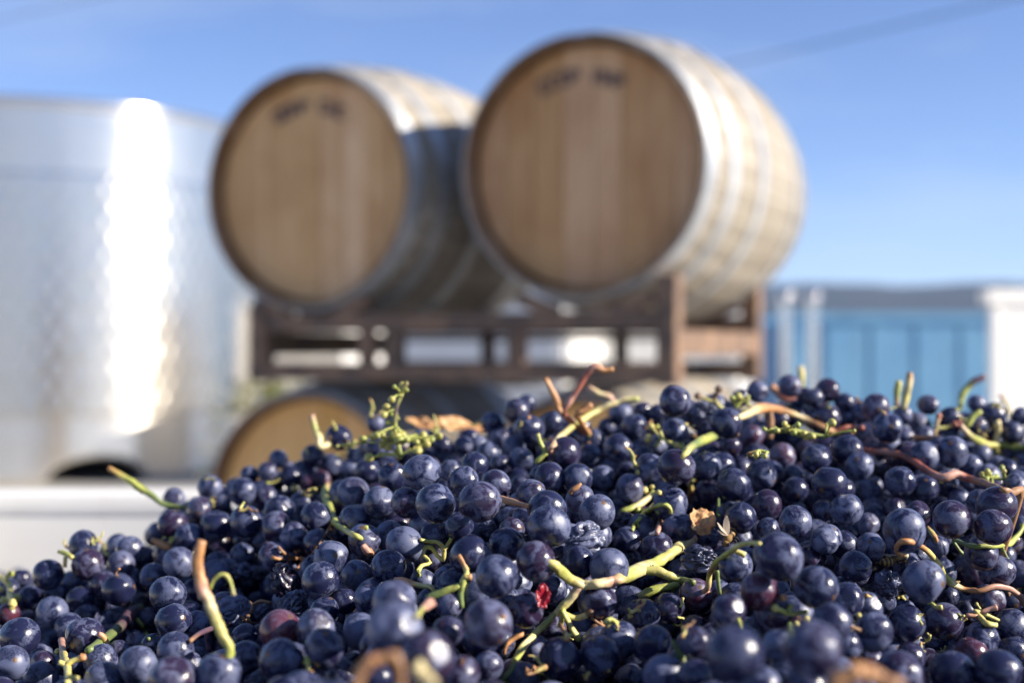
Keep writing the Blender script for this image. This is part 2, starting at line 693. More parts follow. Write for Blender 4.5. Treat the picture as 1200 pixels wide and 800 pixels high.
make_rack(0.798, 'rust brown steel rack under the two upper barrels, resting on the lower barrels')
make_rack(0.004, 'rust brown steel rack on the ground under the lower barrels')


# ------------------------------------------------------------------ tank
def make_tank():
    c = Vector(((40 - CX) / F * 10.66, 10.66, 0))
    t = thing('steel_tank', 'round stainless steel wine tank with dimpled jacket and arched foot opening', 'tank', c)
    Rr, H = 1.6, 2.50
    # skirt with arched openings
    n = 240
    arch_c = [R(-90 + 33) + k * R(60) for k in range(6)]
    V, Fc = [], []
    rows = 10
    z_top = 0.41
    for i in range(n):
        a = 2 * math.pi * i / n
        zb = 0.0
        for ac in arch_c:
            d = (a - ac + math.pi) % (2 * math.pi) - math.pi
            x = d * Rr
            if abs(x) < 0.34:
                zb = max(zb, 0.17 * math.sqrt(max(0.0, 1 - (x / 0.34) ** 2)))
        for r_ in (Rr, Rr - 0.02):
            for j in range(rows + 1):
                z = zb + (z_top - zb) * j / rows
                V.append((r_ * math.cos(a), r_ * math.sin(a), z))
    m = 2 * (rows + 1)
    for i in range(n):
        k = (i + 1) % n
        for j in range(rows):
            Fc.append((i * m + j, k * m + j, k * m + j + 1, i * m + j + 1))
            q = rows + 1
            Fc.append((i * m + q + j + 1, k * m + q + j + 1, k * m + q + j, i * m + q + j))
        Fc.append((i * m, i * m + rows + 1, k * m + rows + 1, k * m))
    link('skirt', mesh('skirt', V, Fc, True), M['steel'], t)
    v, f = lathe([(0.0, 0.40), (Rr - 0.021, 0.40)], 64)
    link('underside', mesh('underside', v, f), M['dark_steel'], t)
    # jacket with real dimples
    z0, z1 = 0.43, 2.02
    cols, rws, per = 92, 15, 7
    N, Mr = cols * per, rws * per
    A, Z = np.meshgrid(np.arange(N) * 2 * np.pi / N, np.linspace(z0, z1, Mr + 1), indexing='ij')
    ua = A / (2 * np.pi) * cols
    uz = (Z - z0) / (z1 - z0) * rws
    puff = 0.5 - 0.5 * np.cos(2 * np.pi * ua) * np.cos(np.pi * (uz * 1.0))
    g = np.abs(np.sin(np.pi * (ua + uz / 2))) * np.abs(np.sin(np.pi * (ua - uz / 2)))
    ci = (np.floor(ua + uz / 2).astype(int) % cols) * 7919 + np.floor(ua - uz / 2).astype(int) % cols * 104729
    amp = 0.0030 + 0.0026 * ((ci % 1009) / 1009.0)
    rad = Rr + 0.005 + amp * g ** 0.8
    edge = np.minimum(Z - z0, z1 - Z)
    rad = np.where(edge < 1e-6, Rr + 0.003, rad)
    V = np.stack([rad * np.cos(A), rad * np.sin(A), Z], -1).reshape(-1, 3)
    idx = np.arange(N * (Mr + 1)).reshape(N, Mr + 1)
    i2 = np.roll(idx, -1, axis=0)
    Fq = np.stack([idx[:, :-1], i2[:, :-1], i2[:, 1:], idx[:, 1:]], -1).reshape(-1, 4)
    link('dimpled_jacket', mesh('dimpled_jacket', V.tolist(), Fq.tolist(), True), M['jacket'], t)
    v, f = lathe([(Rr + 0.001, 0.411), (Rr + 0.001, 1.2), (Rr + 0.001, 2.44)], 160)
    link('shell', mesh('shell', v, f, True), M['steel'], t)
    v, f = lathe([(Rr - 0.002, 2.44), (Rr + 0.012, 2.442), (Rr + 0.016, 2.46), (Rr + 0.016, 2.485), (Rr + 0.008, 2.50), (Rr - 0.02, 2.50), (Rr - 0.03, 2.48)], 160)
    link('top_rim', mesh('top_rim', v, f, True), M['steel'], t)
    v, f = lathe([(Rr - 0.03, 2.48), (Rr * 0.5, 2.56), (0.22, 2.60), (0.0, 2.60)], 96)
    link('lid', mesh('lid', v, f, True), M['steel'], t)
    v, f = lathe([(0.24, 2.58), (0.24, 2.67), (0.21, 2.69), (0.0, 2.70)], 40)
    link('hatch', mesh('hatch', v, f, True), M['steel'], t)
    return t


make_tank()


# ------------------------------------------------------------------ plastic harvest bins
def bin_parts(t, w, d, h, floor_z=0.12, rh=0.042):
    """walls, rim and feet; local origin at the middle of the base"""
    wt = 0.042
    mb = M['bin']
    for sx in (-1, 1):
        bm = box_bm(wt, d - 0.06, h - floor_z - rh * 0.7, (sx * (w / 2 - 0.03), 0, floor_z + (h - floor_z - rh * 0.7) / 2), 0.006)
        for k in range(5):
            box_bm(0.012, 0.05, h - floor_z - 0.10, (sx * (w / 2 - 0.0105), (k - 2) * d * 0.2, floor_z + (h - floor_z - rh * 0.7) / 2), 0.004, bm)
        link('wall', bm_mesh('wall', bm, mb), None, t)
    for sy in (-1, 1):
        bm = box_bm(w - 0.092, wt, h - floor_z - rh * 0.7, (0, sy * (d / 2 - 0.03), floor_z + (h - floor_z - rh * 0.7) / 2), 0.006)
        for k in range(5):
            box_bm(0.05, 0.012, h - floor_z - 0.10, ((k - 2) * w * 0.2, sy * (d / 2 - 0.0105), floor_z + (h - floor_z - rh * 0.7) / 2), 0.004, bm)
        link('wall', bm_mesh('wall', bm, mb), None, t)
    # rim: four rounded bars
    bm = bmesh.new()
    for sx in (-1, 1):
        box_bm(0.058, d + 0.01, rh, (sx * (w / 2 - 0.024), 0, h - rh / 2), min(0.010, rh * 0.3), bm)
    for sy in (-1, 1):
        box_bm(w - 0.102, 0.058, rh - 0.0005, (0, sy * (d / 2 - 0.024), h - rh / 2 - 0.0002), min(0.010, rh * 0.3), bm)
    link('rim', bm_mesh('rim', bm, mb), None, t)
    link('floor', bm_mesh('floor', box_bm(w - 0.05, d - 0.05, 0.03, (0, 0, floor_z - 0.016), 0.005), mb), None, t)
    for sx in (-1, 0, 1):
        link('foot', bm_mesh('foot', box_bm(0.12, d - 0.1, floor_z - 0.034, (sx * (w / 2 - 0.12), 0, (floor_z - 0.034) / 2), 0.008), mb), None, t)


RIM_Z = CAMZ - 0.130
BX0, BX1 = -0.62, 0.62
BY0, BY1 = 0.11, 1.345
fb = thing('harvest_bin', 'white plastic harvest bin heaped full of dark grapes', 'bin', ((BX0 + BX1) / 2, (BY0 + BY1) / 2, 0))
bin_parts(fb, BX1 - BX0, BY1 - BY0, RIM_Z, 0.12, 0.021)

GB = 'empty white harvest bins stacked in the yard'


def bin_stack(px, d, rz, n, lab_low, lab_top, h=0.64):
    x = (px - CX) / F * d
    for k in range(n):
        b = thing('harvest_bin', lab_top if k == n - 1 else lab_low, 'bin', (x, d, k * (h + 0.003)), rz, GB)
        bin_parts(b, 1.2, 1.1, h, 0.10)


bin_stack(585, 9.2, R(-15), 2, 'white harvest bin on the ground behind the rack between the barrels',
          'white harvest bin stacked on another behind the gap between the barrels')
bin_stack(775, 9.9, R(-12), 2, 'white harvest bin on the ground behind the sunlit barrel',
          'white harvest bin topping the stack behind the sunlit barrel')
bin_stack(395, 12.6, R(-38), 2, 'angled white harvest bin on the ground between tank and rack, face in shade',
          'angled white harvest bin atop the stack between tank and rack, face in shade')


def make_panel():
    d = 9.0
    x0 = (1172 - CX) / F * d
    top = CAMZ + (HY - 341) / F * d
    t = thing('panel', 'white upright panel with jutting cap beside the blue skip', 'panel', (x0, d, 0), R(9))
    for name, sx, sy, sz, c in (('board', 1.5, 0.05, top - 0.17, (0.75, 0, 0.09 + (top - 0.17) / 2)), ('cap_rail', 1.72, 0.11, 0.085, (0.75, 0, top - 0.038)),
                                ('foot', 0.07, 0.6, 0.088, (0.15, 0, 0.044)), ('foot', 0.07, 0.6, 0.088, (1.35, 0, 0.044)),
                                ('edge_post', 0.06, 0.075, top - 0.18, (-0.031, 0, 0.09 + (top - 0.18) / 2))):
        link(name, bm_mesh(name, box_bm(sx, sy, sz, c, 0.008), M['bin']), None, t)


make_panel()

# ------------------------------------------------------------------ blue skip, pipes, shrub, cables
def make_skip():
    d = 16.0
    x0, x1 = (893 - CX) / F * d, (1215 - CX) / F * d
    w = x1 - x0
    top = CAMZ + (HY - 369) / F * d
    t = thing('waste_skip', 'blue painted steel skip standing across the yard', 'skip', ((x0 + x1) / 2, d, 0))
    mb = M['blue']
    dp = 1.7

    def part(name, sx, sy, sz, c, bv=0.008, m=mb):
        return link(name, bm_mesh(name, box_bm(sx, sy, sz, c, bv), m), None, t)
    part('side_wall', w - 0.02, 0.03, top - 0.20, (0, -dp / 2 + 0.06, 0.10 + (top - 0.2) / 2))
    part('side_wall', w - 0.02, 0.03, top - 0.20, (0, dp / 2 - 0.06, 0.10 + (top - 0.2) / 2))
    for s in (-1, 1):
        part('end_wall', 0.03, dp - 0.16, top - 0.20, (s * (w / 2 - 0.03), 0, 0.10 + (top - 0.2) / 2))
        part('skid', w - 0.4, 0.12, 0.10, (0, s * 0.5, 0.05))
    part('base', w - 0.1, dp - 0.2, 0.03, (0, 0, 0.115))
    for s in (-1, 1):
        part('top_rail', w, 0.09, 0.09, (0, s * (dp / 2 - 0.06), top - 0.045), 0.012)
    for k in range(7):
        part('rib', 0.09, 0.012, top - 0.22, (-w / 2 + 0.1 + (w - 0.2) * k / 6, -dp / 2 + 0.039, 0.11 + (top - 0.24) / 2), 0.012)
    return t


make_skip()

for i, px in enumerate((921, 953)):
    d = 7.6
    t = thing('steel_pipe', 'upright polished steel pipe with rounded cap in front of the blue skip', 'pipe',
              ((px - CX) / F * d, d, 0), 0, 'pair of upright steel pipes')
    top = CAMZ + (HY - 347) / F * d
    v, f = lathe([(0.0, 0.0), (0.09, 0.0), (0.09, 0.012), (0.030, 0.016)], 32)
    link('base_plate', mesh('base_plate', v, f), M['pipe'], t)
    v, f = lathe([(0.026, 0.013), (0.026, top - 0.03)], 32)
    link('tube', mesh('tube', v, f, True), M['pipe'], t)
    v, f = lathe([(0.026, top - 0.03), (0.034, top - 0.028), (0.040, top - 0.014), (0.042, top), (0.036, top + 0.018), (0.022, top + 0.030), (0.0, top + 0.034)], 32)
    link('cap', mesh('cap', v, f, True), M['pipe'], t)

# weedy shrub between tank and rack
t = thing('shrub', 'small yellow green shrub growing between the tank and the rack', 'shrub', (P(316, 470, 6.4).x, 6.4, 0))
leafm = NT('yellow green leaf')
ln = leafm.noise(objco(leafm), 9, 3)
leafm = leafm.out(Base_Color=leafm.mix(ln, (0.10, 0.13, 0.035), (0.26, 0.24, 0.06)), Roughness=0.6)
V, Fc = [], []
for k in range(900):
    p = Vector((random.gauss(0, 0.10), random.gauss(0, 0.10), 0.30 + random.random() * 0.42))
    s = 0.016 + random.random() * 0.018
    e = Euler((random.uniform(-1, 1), random.uniform(-1, 1), random.uniform(0, 6.3))).to_matrix()
    b = len(V)
    for q in ((-s * .5, 0, 0), (0, -s, 0.004), (s * .5, 0, 0), (0, s, 0.004)):
        V.append(p + e @ Vector(q))
    Fc.append((b, b + 1, b + 2, b + 3))
link('foliage', mesh('foliage', V, Fc), leafm, t)
twig = bmesh.new()
for k in range(9):
    a = k * 0.7
    tip = Vector((0.16 * math.cos(a), 0.16 * math.sin(a), 0.55))
    m4 = Matrix.Translation(tip / 2) @ tip.to_track_quat('Z', 'Y').to_matrix().to_4x4()
    bmesh.ops.create_cone(twig, segments=6, radius1=0.008, radius2=0.003, depth=tip.length, matrix=m4)
link('branches', bm_mesh('branches', twig, M['rack']), None, t)


def tube_mesh(pts, radii, segs=10, cols=None, name='tube', sub=4, wob=0.0, seed=0):
    """smooth tube through pts with a radius and colour at each"""
    n = len(pts)
    PP, RR, CC = [], [], []
    for i in range(n - 1):
        p0, p1, p2, p3 = pts[max(i - 1, 0)], pts[i], pts[i + 1], pts[min(i + 2, n - 1)]
        for k in range(sub):
            u = k / sub
            PP.append(0.5 * ((2 * p1) + (p2 - p0) * u + (2 * p0 - 5 * p1 + 4 * p2 - p3) * u * u + (3 * p1 - p0 - 3 * p2 + p3) * u ** 3))
            RR.append(radii[i] * (1 - u) + radii[i + 1] * u)
            if cols:
                CC.append(tuple(cols[i][c] * (1 - u) + cols[i + 1][c] * u for c in range(3)))
    PP.append(pts[-1]); RR.append(radii[-1])
    if cols:
        CC.append(cols[-1])
    V, Fc, VC = [], [], []
    up = Vector((0.13, 0.2, 0.97))
    for i, p in enumerate(PP):
        tdir = (PP[min(i + 1, len(PP) - 1)] - PP[max(i - 1, 0)])
        if tdir.length < 1e-9:
            tdir = Vector((0, 0, 1))
        tdir.normalize()
        s = tdir.cross(up)
        if s.length < 1e-3:
            s = tdir.cross(Vector((1, 0, 0)))
        s.normalize()
        w = tdir.cross(s)
        for j in range(segs):
            a = 2 * math.pi * j / segs
            r = RR[i]
            if wob:
                r *= 1 + wob * (noise.noise(Vector((i * 0.45 + seed * 7.1, math.cos(a) * 0.9, math.sin(a) * 0.9))) + 0.8 * max(0.0, noise.noise(Vector((i * 0.21 + seed * 3.3, 0.5, 0.5)))))
            V.append(p + (s * math.cos(a) + w * math.sin(a)) * r)
            if cols:
                VC.append(CC[i])
    L = len(PP)
    for i in range(L - 1):
        for j in range(segs):
            j2 = (j + 1) % segs
            Fc.append((i * segs + j, i * segs + j2, (i + 1) * segs + j2, (i + 1) * segs + j))
    Fc.append(tuple(range(segs - 1, -1, -1)))
    Fc.append(tuple((L - 1) * segs + j for j in range(segs)))
    me = mesh(name, V, Fc, True)
    if cols:
        at = me.color_attributes.new('col', 'FLOAT_COLOR', 'POINT')
        at.data.foreach_set('color', np.array([(*c, 1) for c in VC], dtype=np.float32).ravel())
    return me


cable_m = NT('black cable sheath').out(Base_Color=(0.03, 0.03, 0.033), Roughness=0.6)
for (pa, pb, lab) in (((860, 75), (1200, -5), 'thin dark overhead cable crossing the sky behind the barrels'),
                      ((0, 24), (100, 0), 'thin dark overhead cable high above the steel tank')):
    zc = 6.0
    q = []
    for p_ in (pa, pb):
        d = (zc - CAMZ) * F / (HY - p_[1])
        q.append(P(p_[0], p_[1], d))
    dv = (q[1] - q[0]).normalized()
    mid = (q[0] + q[1]) / 2
    pts = [mid + dv * s for s in (-26, -13, -4, 0, 4, 12, 22)]
    for s, p_ in zip((-26, -13, -4, 0, 4, 12, 22), pts):
        p_.z += 0.0006 * s * s
    me = tube_mesh(pts, [0.014 if pa[0] else 0.008] * 7, 8, None, 'overhead_cable')
    link('overhead_cable', me, cable_m, None, label=lab, category='cable')

# ------------------------------------------------------------------ grapes
# photo column, row and apparent diameter of the berries one can pick out; flags: r reddish, w wrinkled
LIST = """104 663 38|98 639 34|138 638 26|152 644 32|142 661 32|57 673 37|25 678 24|10 690 26|119 684 34|139 690 38|96 704 34|62 717 37
64 697 28|36 700 30|10 719 26 r|30 725 20 r|180 676 34|210 659 38|197 696 43|222 630 34|202 614 35|204 584 26|234 596 30|184 622 18
203 728 43|164 706 20|229 691 30|84 682 28|112 706 26|80 733 32|100 745 44|101 721 30|22 749 47|14 773 42|50 776 30|48 794 38
118 774 39|88 776 26|122 798 48|139 764 29|162 779 46|180 756 28|206 762 43|160 752 22|174 724 22|231 732 34|222 779 32|204 797 56
397 513 30|368 535 28|326 538 18|341 558 27|387 547 26|376 560 22 r|364 564 22 r|400 576 30|416 578 37|435 590 30|284 576 32
310 582 28|246 572 30|292 556 22|314 552 24|236 594 28|260 589 22|254 615 35|289 611 39|328 598 36|324 618 37|354 589 28|370 606 37
344 629 35|300 588 24|416 608 37|372 636 34|412 549 24|430 551 28|427 633 39|433 526 26|440 526 28|460 558 34|494 553 42|444 588 37
476 589 37|510 590 47|562 588 48|543 522 24|560 522 24|572 531 28|528 551 26|556 545 33|578 496 27|586 511 23|606 481 30|616 473 22
620 503 35|602 524 28|610 538 29|586 544 26|543 565 37|581 568 35|610 568 24|622 578 35|510 514 18|440 496 20|518 520 16|634 558 28
648 494 24|662 531 39|690 534 30|644 559 35|676 560 36|724 525 35|696 516 28|712 500 21|682 500 17|743 500 30|728 484 26|754 482 23
770 484 21|791 470 38|807 482 29|791 506 33|822 483 28 w|793 547 43|761 548 35|754 536 28|768 522 26|706 560 31|738 572 33|714 548 22
734 552 24|831 546 36|828 577 29|851 496 37|881 511 28 r|856 523 27|841 546 36|917 534 31 r|860 568 39|892 556 36|957 538 36|966 524 28
944 528 25|993 527 36|1007 546 34|972 567 43|928 558 28|948 561 26|932 574 31|926 452 27|970 458 29|990 472 24|954 466 22|888 459 26
916 490 22|1027 477 33|1008 482 24|1040 501 37|1016 510 30|944 464 18|932 490 16|904 520 18|868 466 20|930 514 22|1058 486 24|1088 474 24
1084 534 35|1115 530 38|1137 545 28|1033 550 22 w|1055 564 36|1084 573 32|1108 568 32|1114 490 28|1162 486 30|1146 474 18|1196 488 22
1186 506 28|1180 550 26|1190 570 30|1150 532 24|1146 498 24|1060 512 24|992 597 39|1017 614 27|1060 621 50|1048 596 27|1075 602 30
1115 608 43|1124 584 27|1167 595 46|1164 615 42|1194 616 28|1148 588 30|1098 640 28|1150 648 39|1168 670 40|1196 672 32|1082 681 50
1040 684 34 w|1110 698 25|1158 702 38|1186 708 33|1002 664 39|1020 640 34|970 630 33|1036 704 28|898 592 37|932 611 39|868 606 37
966 634 32|912 652 56|956 688 50|992 702 40|1017 713 38|890 692 46 r|948 654 25|900 620 28|964 598 27|815 696 37 r|854 715 40|862 662 40
820 654 41 w|830 627 28|814 625 21|868 631 20|861 766 69|952 760 68|974 730 48|994 754 30|890 803 48|944 805 50|912 756 31|815 792 41
1022 741 45|1020 774 27|815 752 36|1062 730 44|1106 728 45|1149 749 42|1186 734 43|1134 716 28|1066 770 37|1088 774 27|1138 765 39 r
1116 787 50|1170 787 54|1054 791 56|1188 762 36|1096 752 27|417 674 37|455 664 41|430 702 29|462 704 48|462 737 64|500 770 66|572 730 54
582 675 51|524 740 33|616 714 42|628 657 47|496 681 25|526 708 27|404 704 28|572 780 35|538 616 35|510 626 36|474 638 42|456 628 35
466 614 32|572 618 24 w|550 650 46|594 638 42|600 620 30|422 656 29|641 597 47|643 617 50|700 600 43|679 584 33|674 602 24|684 633 43 w
680 656 40|711 666 47|732 614 28 w|734 632 32|752 618 32|786 592 41|795 616 37|770 642 39|738 656 28|810 594 21|648 690 34|648 640 27
700 702 45|708 720 31|724 750 47|704 768 49|656 772 50|764 754 45|778 791 50|752 720 40|784 712 37|648 736 31|282 670 31 w|306 673 24 w
334 680 36 w|274 714 37 w|342 710 36 w|300 702 20 w|310 718 23 w|328 738 48 r|288 770 39|330 774 54|256 791 54|380 760 48|370 734 43
376 680 46|388 654 43|286 746 31|214 797 48|320 652 36|284 650 29|400 790 40|440 795 44|540 790 44|610 795 42|690 795 36|740 798 40"""
ent = []
for row in LIST.replace('\n', '|').split('|'):
    q = row.split()
    if len(q) >= 3:
        ent.append((float(q[0]), float(q[1]), float(q[2]), q[3] if len(q) > 3 else 'n'))
PXY = np.array([(e[0], e[1]) for e in ent])
DPX = np.array([e[2] for e in ent])
KIND = [e[3] for e in ent]
NL = len(ent)
# locally usual apparent size -> distance of the heap surface there (berries of 15 mm)
d2 = ((PXY[:, None, :] - PXY[None, :, :]) ** 2 * np.array([1.0, 3.0])).sum(-1)
Wk = np.exp(-d2 / (2 * 55.0 ** 2)) * (DPX[None, :] / 40.0) ** 4.5
loc_sz = np.exp((Wk * np.log(DPX)[None, :]).sum(1) / Wk.sum(1))
DEP = 0.0146 * F / loc_sz * (loc_sz / DPX) ** 0.22
DEP = np.clip(DEP, 0.30, 0.80)
RAD = np.maximum(DPX * DEP / F / 2, np.where(np.array(KIND) == 'n', 0.0052, 0.0036))
C3 = np.stack([(PXY[:, 0] - CX) / F * DEP, DEP, CAMZ + (HY - PXY[:, 1]) / F * DEP], -1)
eye = np.array([0, 0, CAMZ])
ray = C3 - eye
ray /= np.linalg.norm(ray, axis=1)[:, None]
for it in range(140):
    dv = C3[:, None, :] - C3[None, :, :]
    dist = np.linalg.norm(dv, axis=-1) + 1e-9
    need = (RAD[:, None] + RAD[None, :]) * 0.95
    ov = np.where(dist < need, need - dist, 0.0)
    np.fill_diagonal(ov, 0)
    nrm = dv / dist[..., None]
    # berries lower in the picture go in front of those they overlap
    front = np.sign(PXY[None, :, 1] + 0.35 * DPX[None, :] - PXY[:, None, 1] - 0.35 * DPX[:, None])
    push = (nrm * ov[..., None]).sum(1) * 0.22
    along = (push * ray).sum(1)
    lat = push - along[:, None] * ray
    tor = (front * ov).sum(1) * 0.30
    C3 += lat * 0.16 + ray * (along * 0.45 + tor)[:, None]
    if ov.max() < 0.0008:
        break
RAD = RAD * (C3[:, 1] / DEP) ** 0.4     # keep apparent size roughly


def heap_h(x, y):
    """prior heap surface (absolute z) where no berry was picked out"""
    d = y
    z = -0.112 + (np.clip(d, 0.38, 0.79) - 0.5) * 0.27 - np.maximum(d - 0.79, 0) * 0.28
    left = np.maximum(-(x + 0.09), 0)
    z = z - 0.45 * np.minimum(left, 0.15) - 0.15 * np.maximum(left - 0.15, 0)
    back_left = np.maximum(d - 0.66, 0) * np.clip(-(x + 0.10) / 0.1, 0, 1) * 0.32
    right = np.maximum(x - 0.37 * d, 0) * 0.40  # heap lowered right of the view so it casts no shade into it
    return np.maximum(CAMZ + z - back_left - right, CAMZ - 0.20)


def H_of(xy):
    dd = ((xy[:, None, :] - C3[None, :, :2]) ** 2).sum(-1)
    w = np.exp(-dd / (2 * 0.016 ** 2)) + 1e-9 * np.exp(-dd / (2 * 0.04 ** 2))
    s = w.sum(1)
    zi = (w * C3[None, :, 2]).sum(1) / np.maximum(s, 1e-12)
    pr = heap_h(xy[:, 0], xy[:, 1])
    a = np.clip(s / 0.35, 0, 1)
    return zi * a + pr * (1 - a)


cand = []
for layer in range(4):
    sp = 0.0136
    xs = np.arange(BX0 + 0.055, BX1 - 0.055, sp)
    ys = np.arange(BY0 + 0.055, BY1 - 0.055, sp * 0.87)
    gx, gy = np.meshgrid(xs, ys)
    gx = gx + (np.arange(len(ys)) % 2)[:, None] * sp / 2 + (layer % 2) * sp * 0.5
    gy = gy + (layer % 3) * sp * 0.29
    xy = np.stack([gx.ravel(), gy.ravel()], -1)
    xy += rng.uniform(-0.0042, 0.0042, xy.shape)
    inview = (np.abs(xy[:, 0]) < 0.37 * xy[:, 1] + 0.035) & (xy[:, 1] > 0.26) & (xy[:, 1] < 1.0)
    if layer >= 2:
        xy = xy[inview]
    keep = np.abs(xy[:, 0]) < BX1 - 0.057
    xy = xy[keep]
    hz = np.concatenate([H_of(c) for c in np.array_split(xy, max(1, len(xy) // 600))])
    bump = np.array([noise.noise(Vector((p[0] * 17, p[1] * 17, 3.3))) for p in xy]) * 0.008
    z = hz - 0.0085 - layer * 0.0118 + rng.uniform(-0.0045, 0.0045, len(xy)) + (bump if layer == 0 else 0)
    r = rng.uniform(0.0056, 0.0082, len(xy))
    r = np.where(rng.random(len(xy)) < 0.06, r * 0.72, r)
    if layer == 0:      # open pockets between the bunches
        pk = np.array([noise.noise(Vector((p[0] * 38, p[1] * 30, 8.8))) for p in xy])
        go = ~((pk > 0.12) & (xy[:, 1] < 0.80))
        xy, z, r = xy[go], z[go], r[go]
    cand.append(np.column_stack([xy, z, r, np.full(len(xy), layer)]))
cand = np.concatenate(cand)
# berries that would hide a picked-out berry are left out
pu = CX + cand[:, 0] / cand[:, 1] * F
pv = HY - (cand[:, 2] - CAMZ) / cand[:, 1] * F
pr_ = cand[:, 3] / cand[:, 1] * F
LU = CX + C3[:, 0] / C3[:, 1] * F
LV = HY - (C3[:, 2] - CAMZ) / C3[:, 1] * F
LR = RAD / C3[:, 1] * F
ok = np.ones(len(cand), bool)
for s in np.array_split(np.arange(len(cand)), 24):
    dd = np.hypot(pu[s, None] - LU[None], pv[s, None] - LV[None])
    hide = (dd < LR[None] * 0.80 + pr_[s, None] * 0.72) & (cand[s, 1][:, None] < C3[None, :, 1] + 0.004)
    ok[s] = ~hide.any(1)
# nothing may stand up over the heap's skyline where the photograph shows wall or yard
SKY = np.array([(-400, 700), (0, 664), (60, 654), (90, 626), (150, 624), (176, 610), (192, 572), (260, 560), (330, 532), (380, 508), (440, 500),
                (520, 500), (570, 488), (610, 466), (650, 480), (760, 466), (800, 454), (920, 442), (980, 446), (1030, 464), (1090, 464),
                (1200, 478), (1600, 490)], float)
ok &= (pv - pr_) > np.interp(pu, SKY[:, 0], SKY[:, 1])
cand = cand[ok]
cells = {}
CS = 0.017


def key(p):
    return (int(math.floor(p[0] / CS)), int(math.floor(p[1] / CS)), int(math.floor(p[2] / CS)))


acc = []


def near_ok(p, r):
    kx, ky, kz = key(p)
    for i in (-1, 0, 1):
        for j in (-1, 0, 1):
            for k in (-1, 0, 1):
                for q in cells.get((kx + i, ky + j, kz + k), ()):
                    m = (q[3] + r) * 0.86
                    if (q[0] - p[0]) ** 2 + (q[1] - p[1]) ** 2 + (q[2] - p[2]) ** 2 < m * m:
                        return False
    return True


for c, r in zip(C3, RAD):
    cells.setdefault(key(c), []).append((c[0], c[1], c[2], r))
for c in cand.tolist():
    if near_ok(c, c[3]):
        acc.append(c)
        cells.setdefault(key(c), []).append(tuple(c[:4]))
FILL = np.array(acc)
ALLC = np.concatenate([C3, FILL[:, :3]])
ALLR = np.concatenate([RAD, FILL[:, 3]])
LAY = np.concatenate([np.zeros(NL), FILL[:, 4]])
NA = len(ALLC)

# which berries show largest: paint discs far to near
buf = np.full((400, 600), -1, int)
U_ = (CX + ALLC[:, 0] / ALLC[:, 1] * F) / 2
V_ = (HY - (ALLC[:, 2] - CAMZ) / ALLC[:, 1] * F) / 2
Q_ = ALLR / ALLC[:, 1] * F / 2
for i in np.argsort(-ALLC[:, 1]):
    u, v, q = U_[i], V_[i], Q_[i]
    x0, x1, y0, y1 = int(max(u - q, 0)), int(min(u + q + 1, 599)), int(max(v - q, 0)), int(min(v + q + 1, 399))
    if x0 >= x1 or y0 >= y1 or ALLC[i, 1] < 0.2:
        continue
    yy, xx = np.mgrid[y0:y1 + 1, x0:x1 + 1]
    sub = buf[y0:y1 + 1, x0:x1 + 1]
    sub[(xx - u) ** 2 + (yy - v) ** 2 < q * q] = i
area = np.bincount(buf[buf >= 0].ravel(), minlength=NA)
order = np.argsort(-area)
special = [i for i in range(NL) if KIND[i] != 'n' and area[i] > 0]
single = list(dict.fromkeys(special + [int(i) for i in order if area[i] > 0]))[:300]
single_set = set(single)


def ico(sub):
    bm = bmesh.new()
    bmesh.ops.create_icosphere(bm, subdivisions=sub, radius=1.0)
    V = np.array([v.co[:] for v in bm.verts])
    Fc = np.array([[v.index for v in f.verts] for f in bm.faces])
    bm.free()
    return V, Fc


I4, I3, I2 = ico(5), ico(4), ico(3)


def berry_mesh(name, seed, kind):
    V, Fc = (I4 if kind == 'w' else I3)
    out = np.empty_like(V)
    rr = random.Random(seed)
    el = rr.uniform(0.97, 1.12)
    flats = [(Vector((rr.gauss(0, 1), rr.gauss(0, 1), rr.gauss(0, 0.7))).normalized(), rr.uniform(0.86, 0.95)) for _ in range(rr.randint(2, 4))]
    for i, p in enumerate(V):
        v = Vector(p)
        k = 1 + 0.06 * noise.noise(v * 0.9 + Vector((seed * 3.7, 0, 0))) + 0.012 * noise.noise(v * 3.1 + Vector((0, seed * 1.3, 0)))
        for fn, fd_ in flats:               # pressed by its neighbours
            c_ = v.dot(fn)
            if c_ > fd_ - 0.10:
                w_ = min(1.0, (c_ - fd_ + 0.10) / 0.10)
                k = k * (1 - w_) + min(k, fd_ / max(c_, fd_)) * w_
        # slight dimple at the stalk end, nub at the flower end
        k -= 0.05 * math.exp(-((1 + v.z) / 0.02)) - 0.010 * math.exp(-((1 - v.z) / 0.010))
        if kind == 'w':
            s = Vector((seed * 5.1, 2.0, 0))
            a = noise.noise(v * 1.1 + s)
            rg = abs(noise.noise(Vector((v.x * 1.7, v.y * 1.7, v.z * 0.7)) + s + Vector((a, a, a)) * 0.9))
            r2_ = abs(noise.noise(Vector((v.x * 3.0, v.y * 3.0, v.z * 1.2)) + s * 1.3 + Vector((a, 0, a))))
            k = 1.04 + 0.22 * a - 0.30 * max(0.0, 1 - rg * 3.2) ** 1.5 - 0.11 * max(0.0, 1 - r2_ * 3.5)
        out[i] = (v.x * k, v.y * k, v.z * k * el)
    me = mesh(name, out.tolist(), Fc.tolist(), True)
    at = me.attributes.new('lc', 'FLOAT_VECTOR', 'POINT')
    at.data.foreach_set('vector', V.astype(np.float32).ravel())
    return me


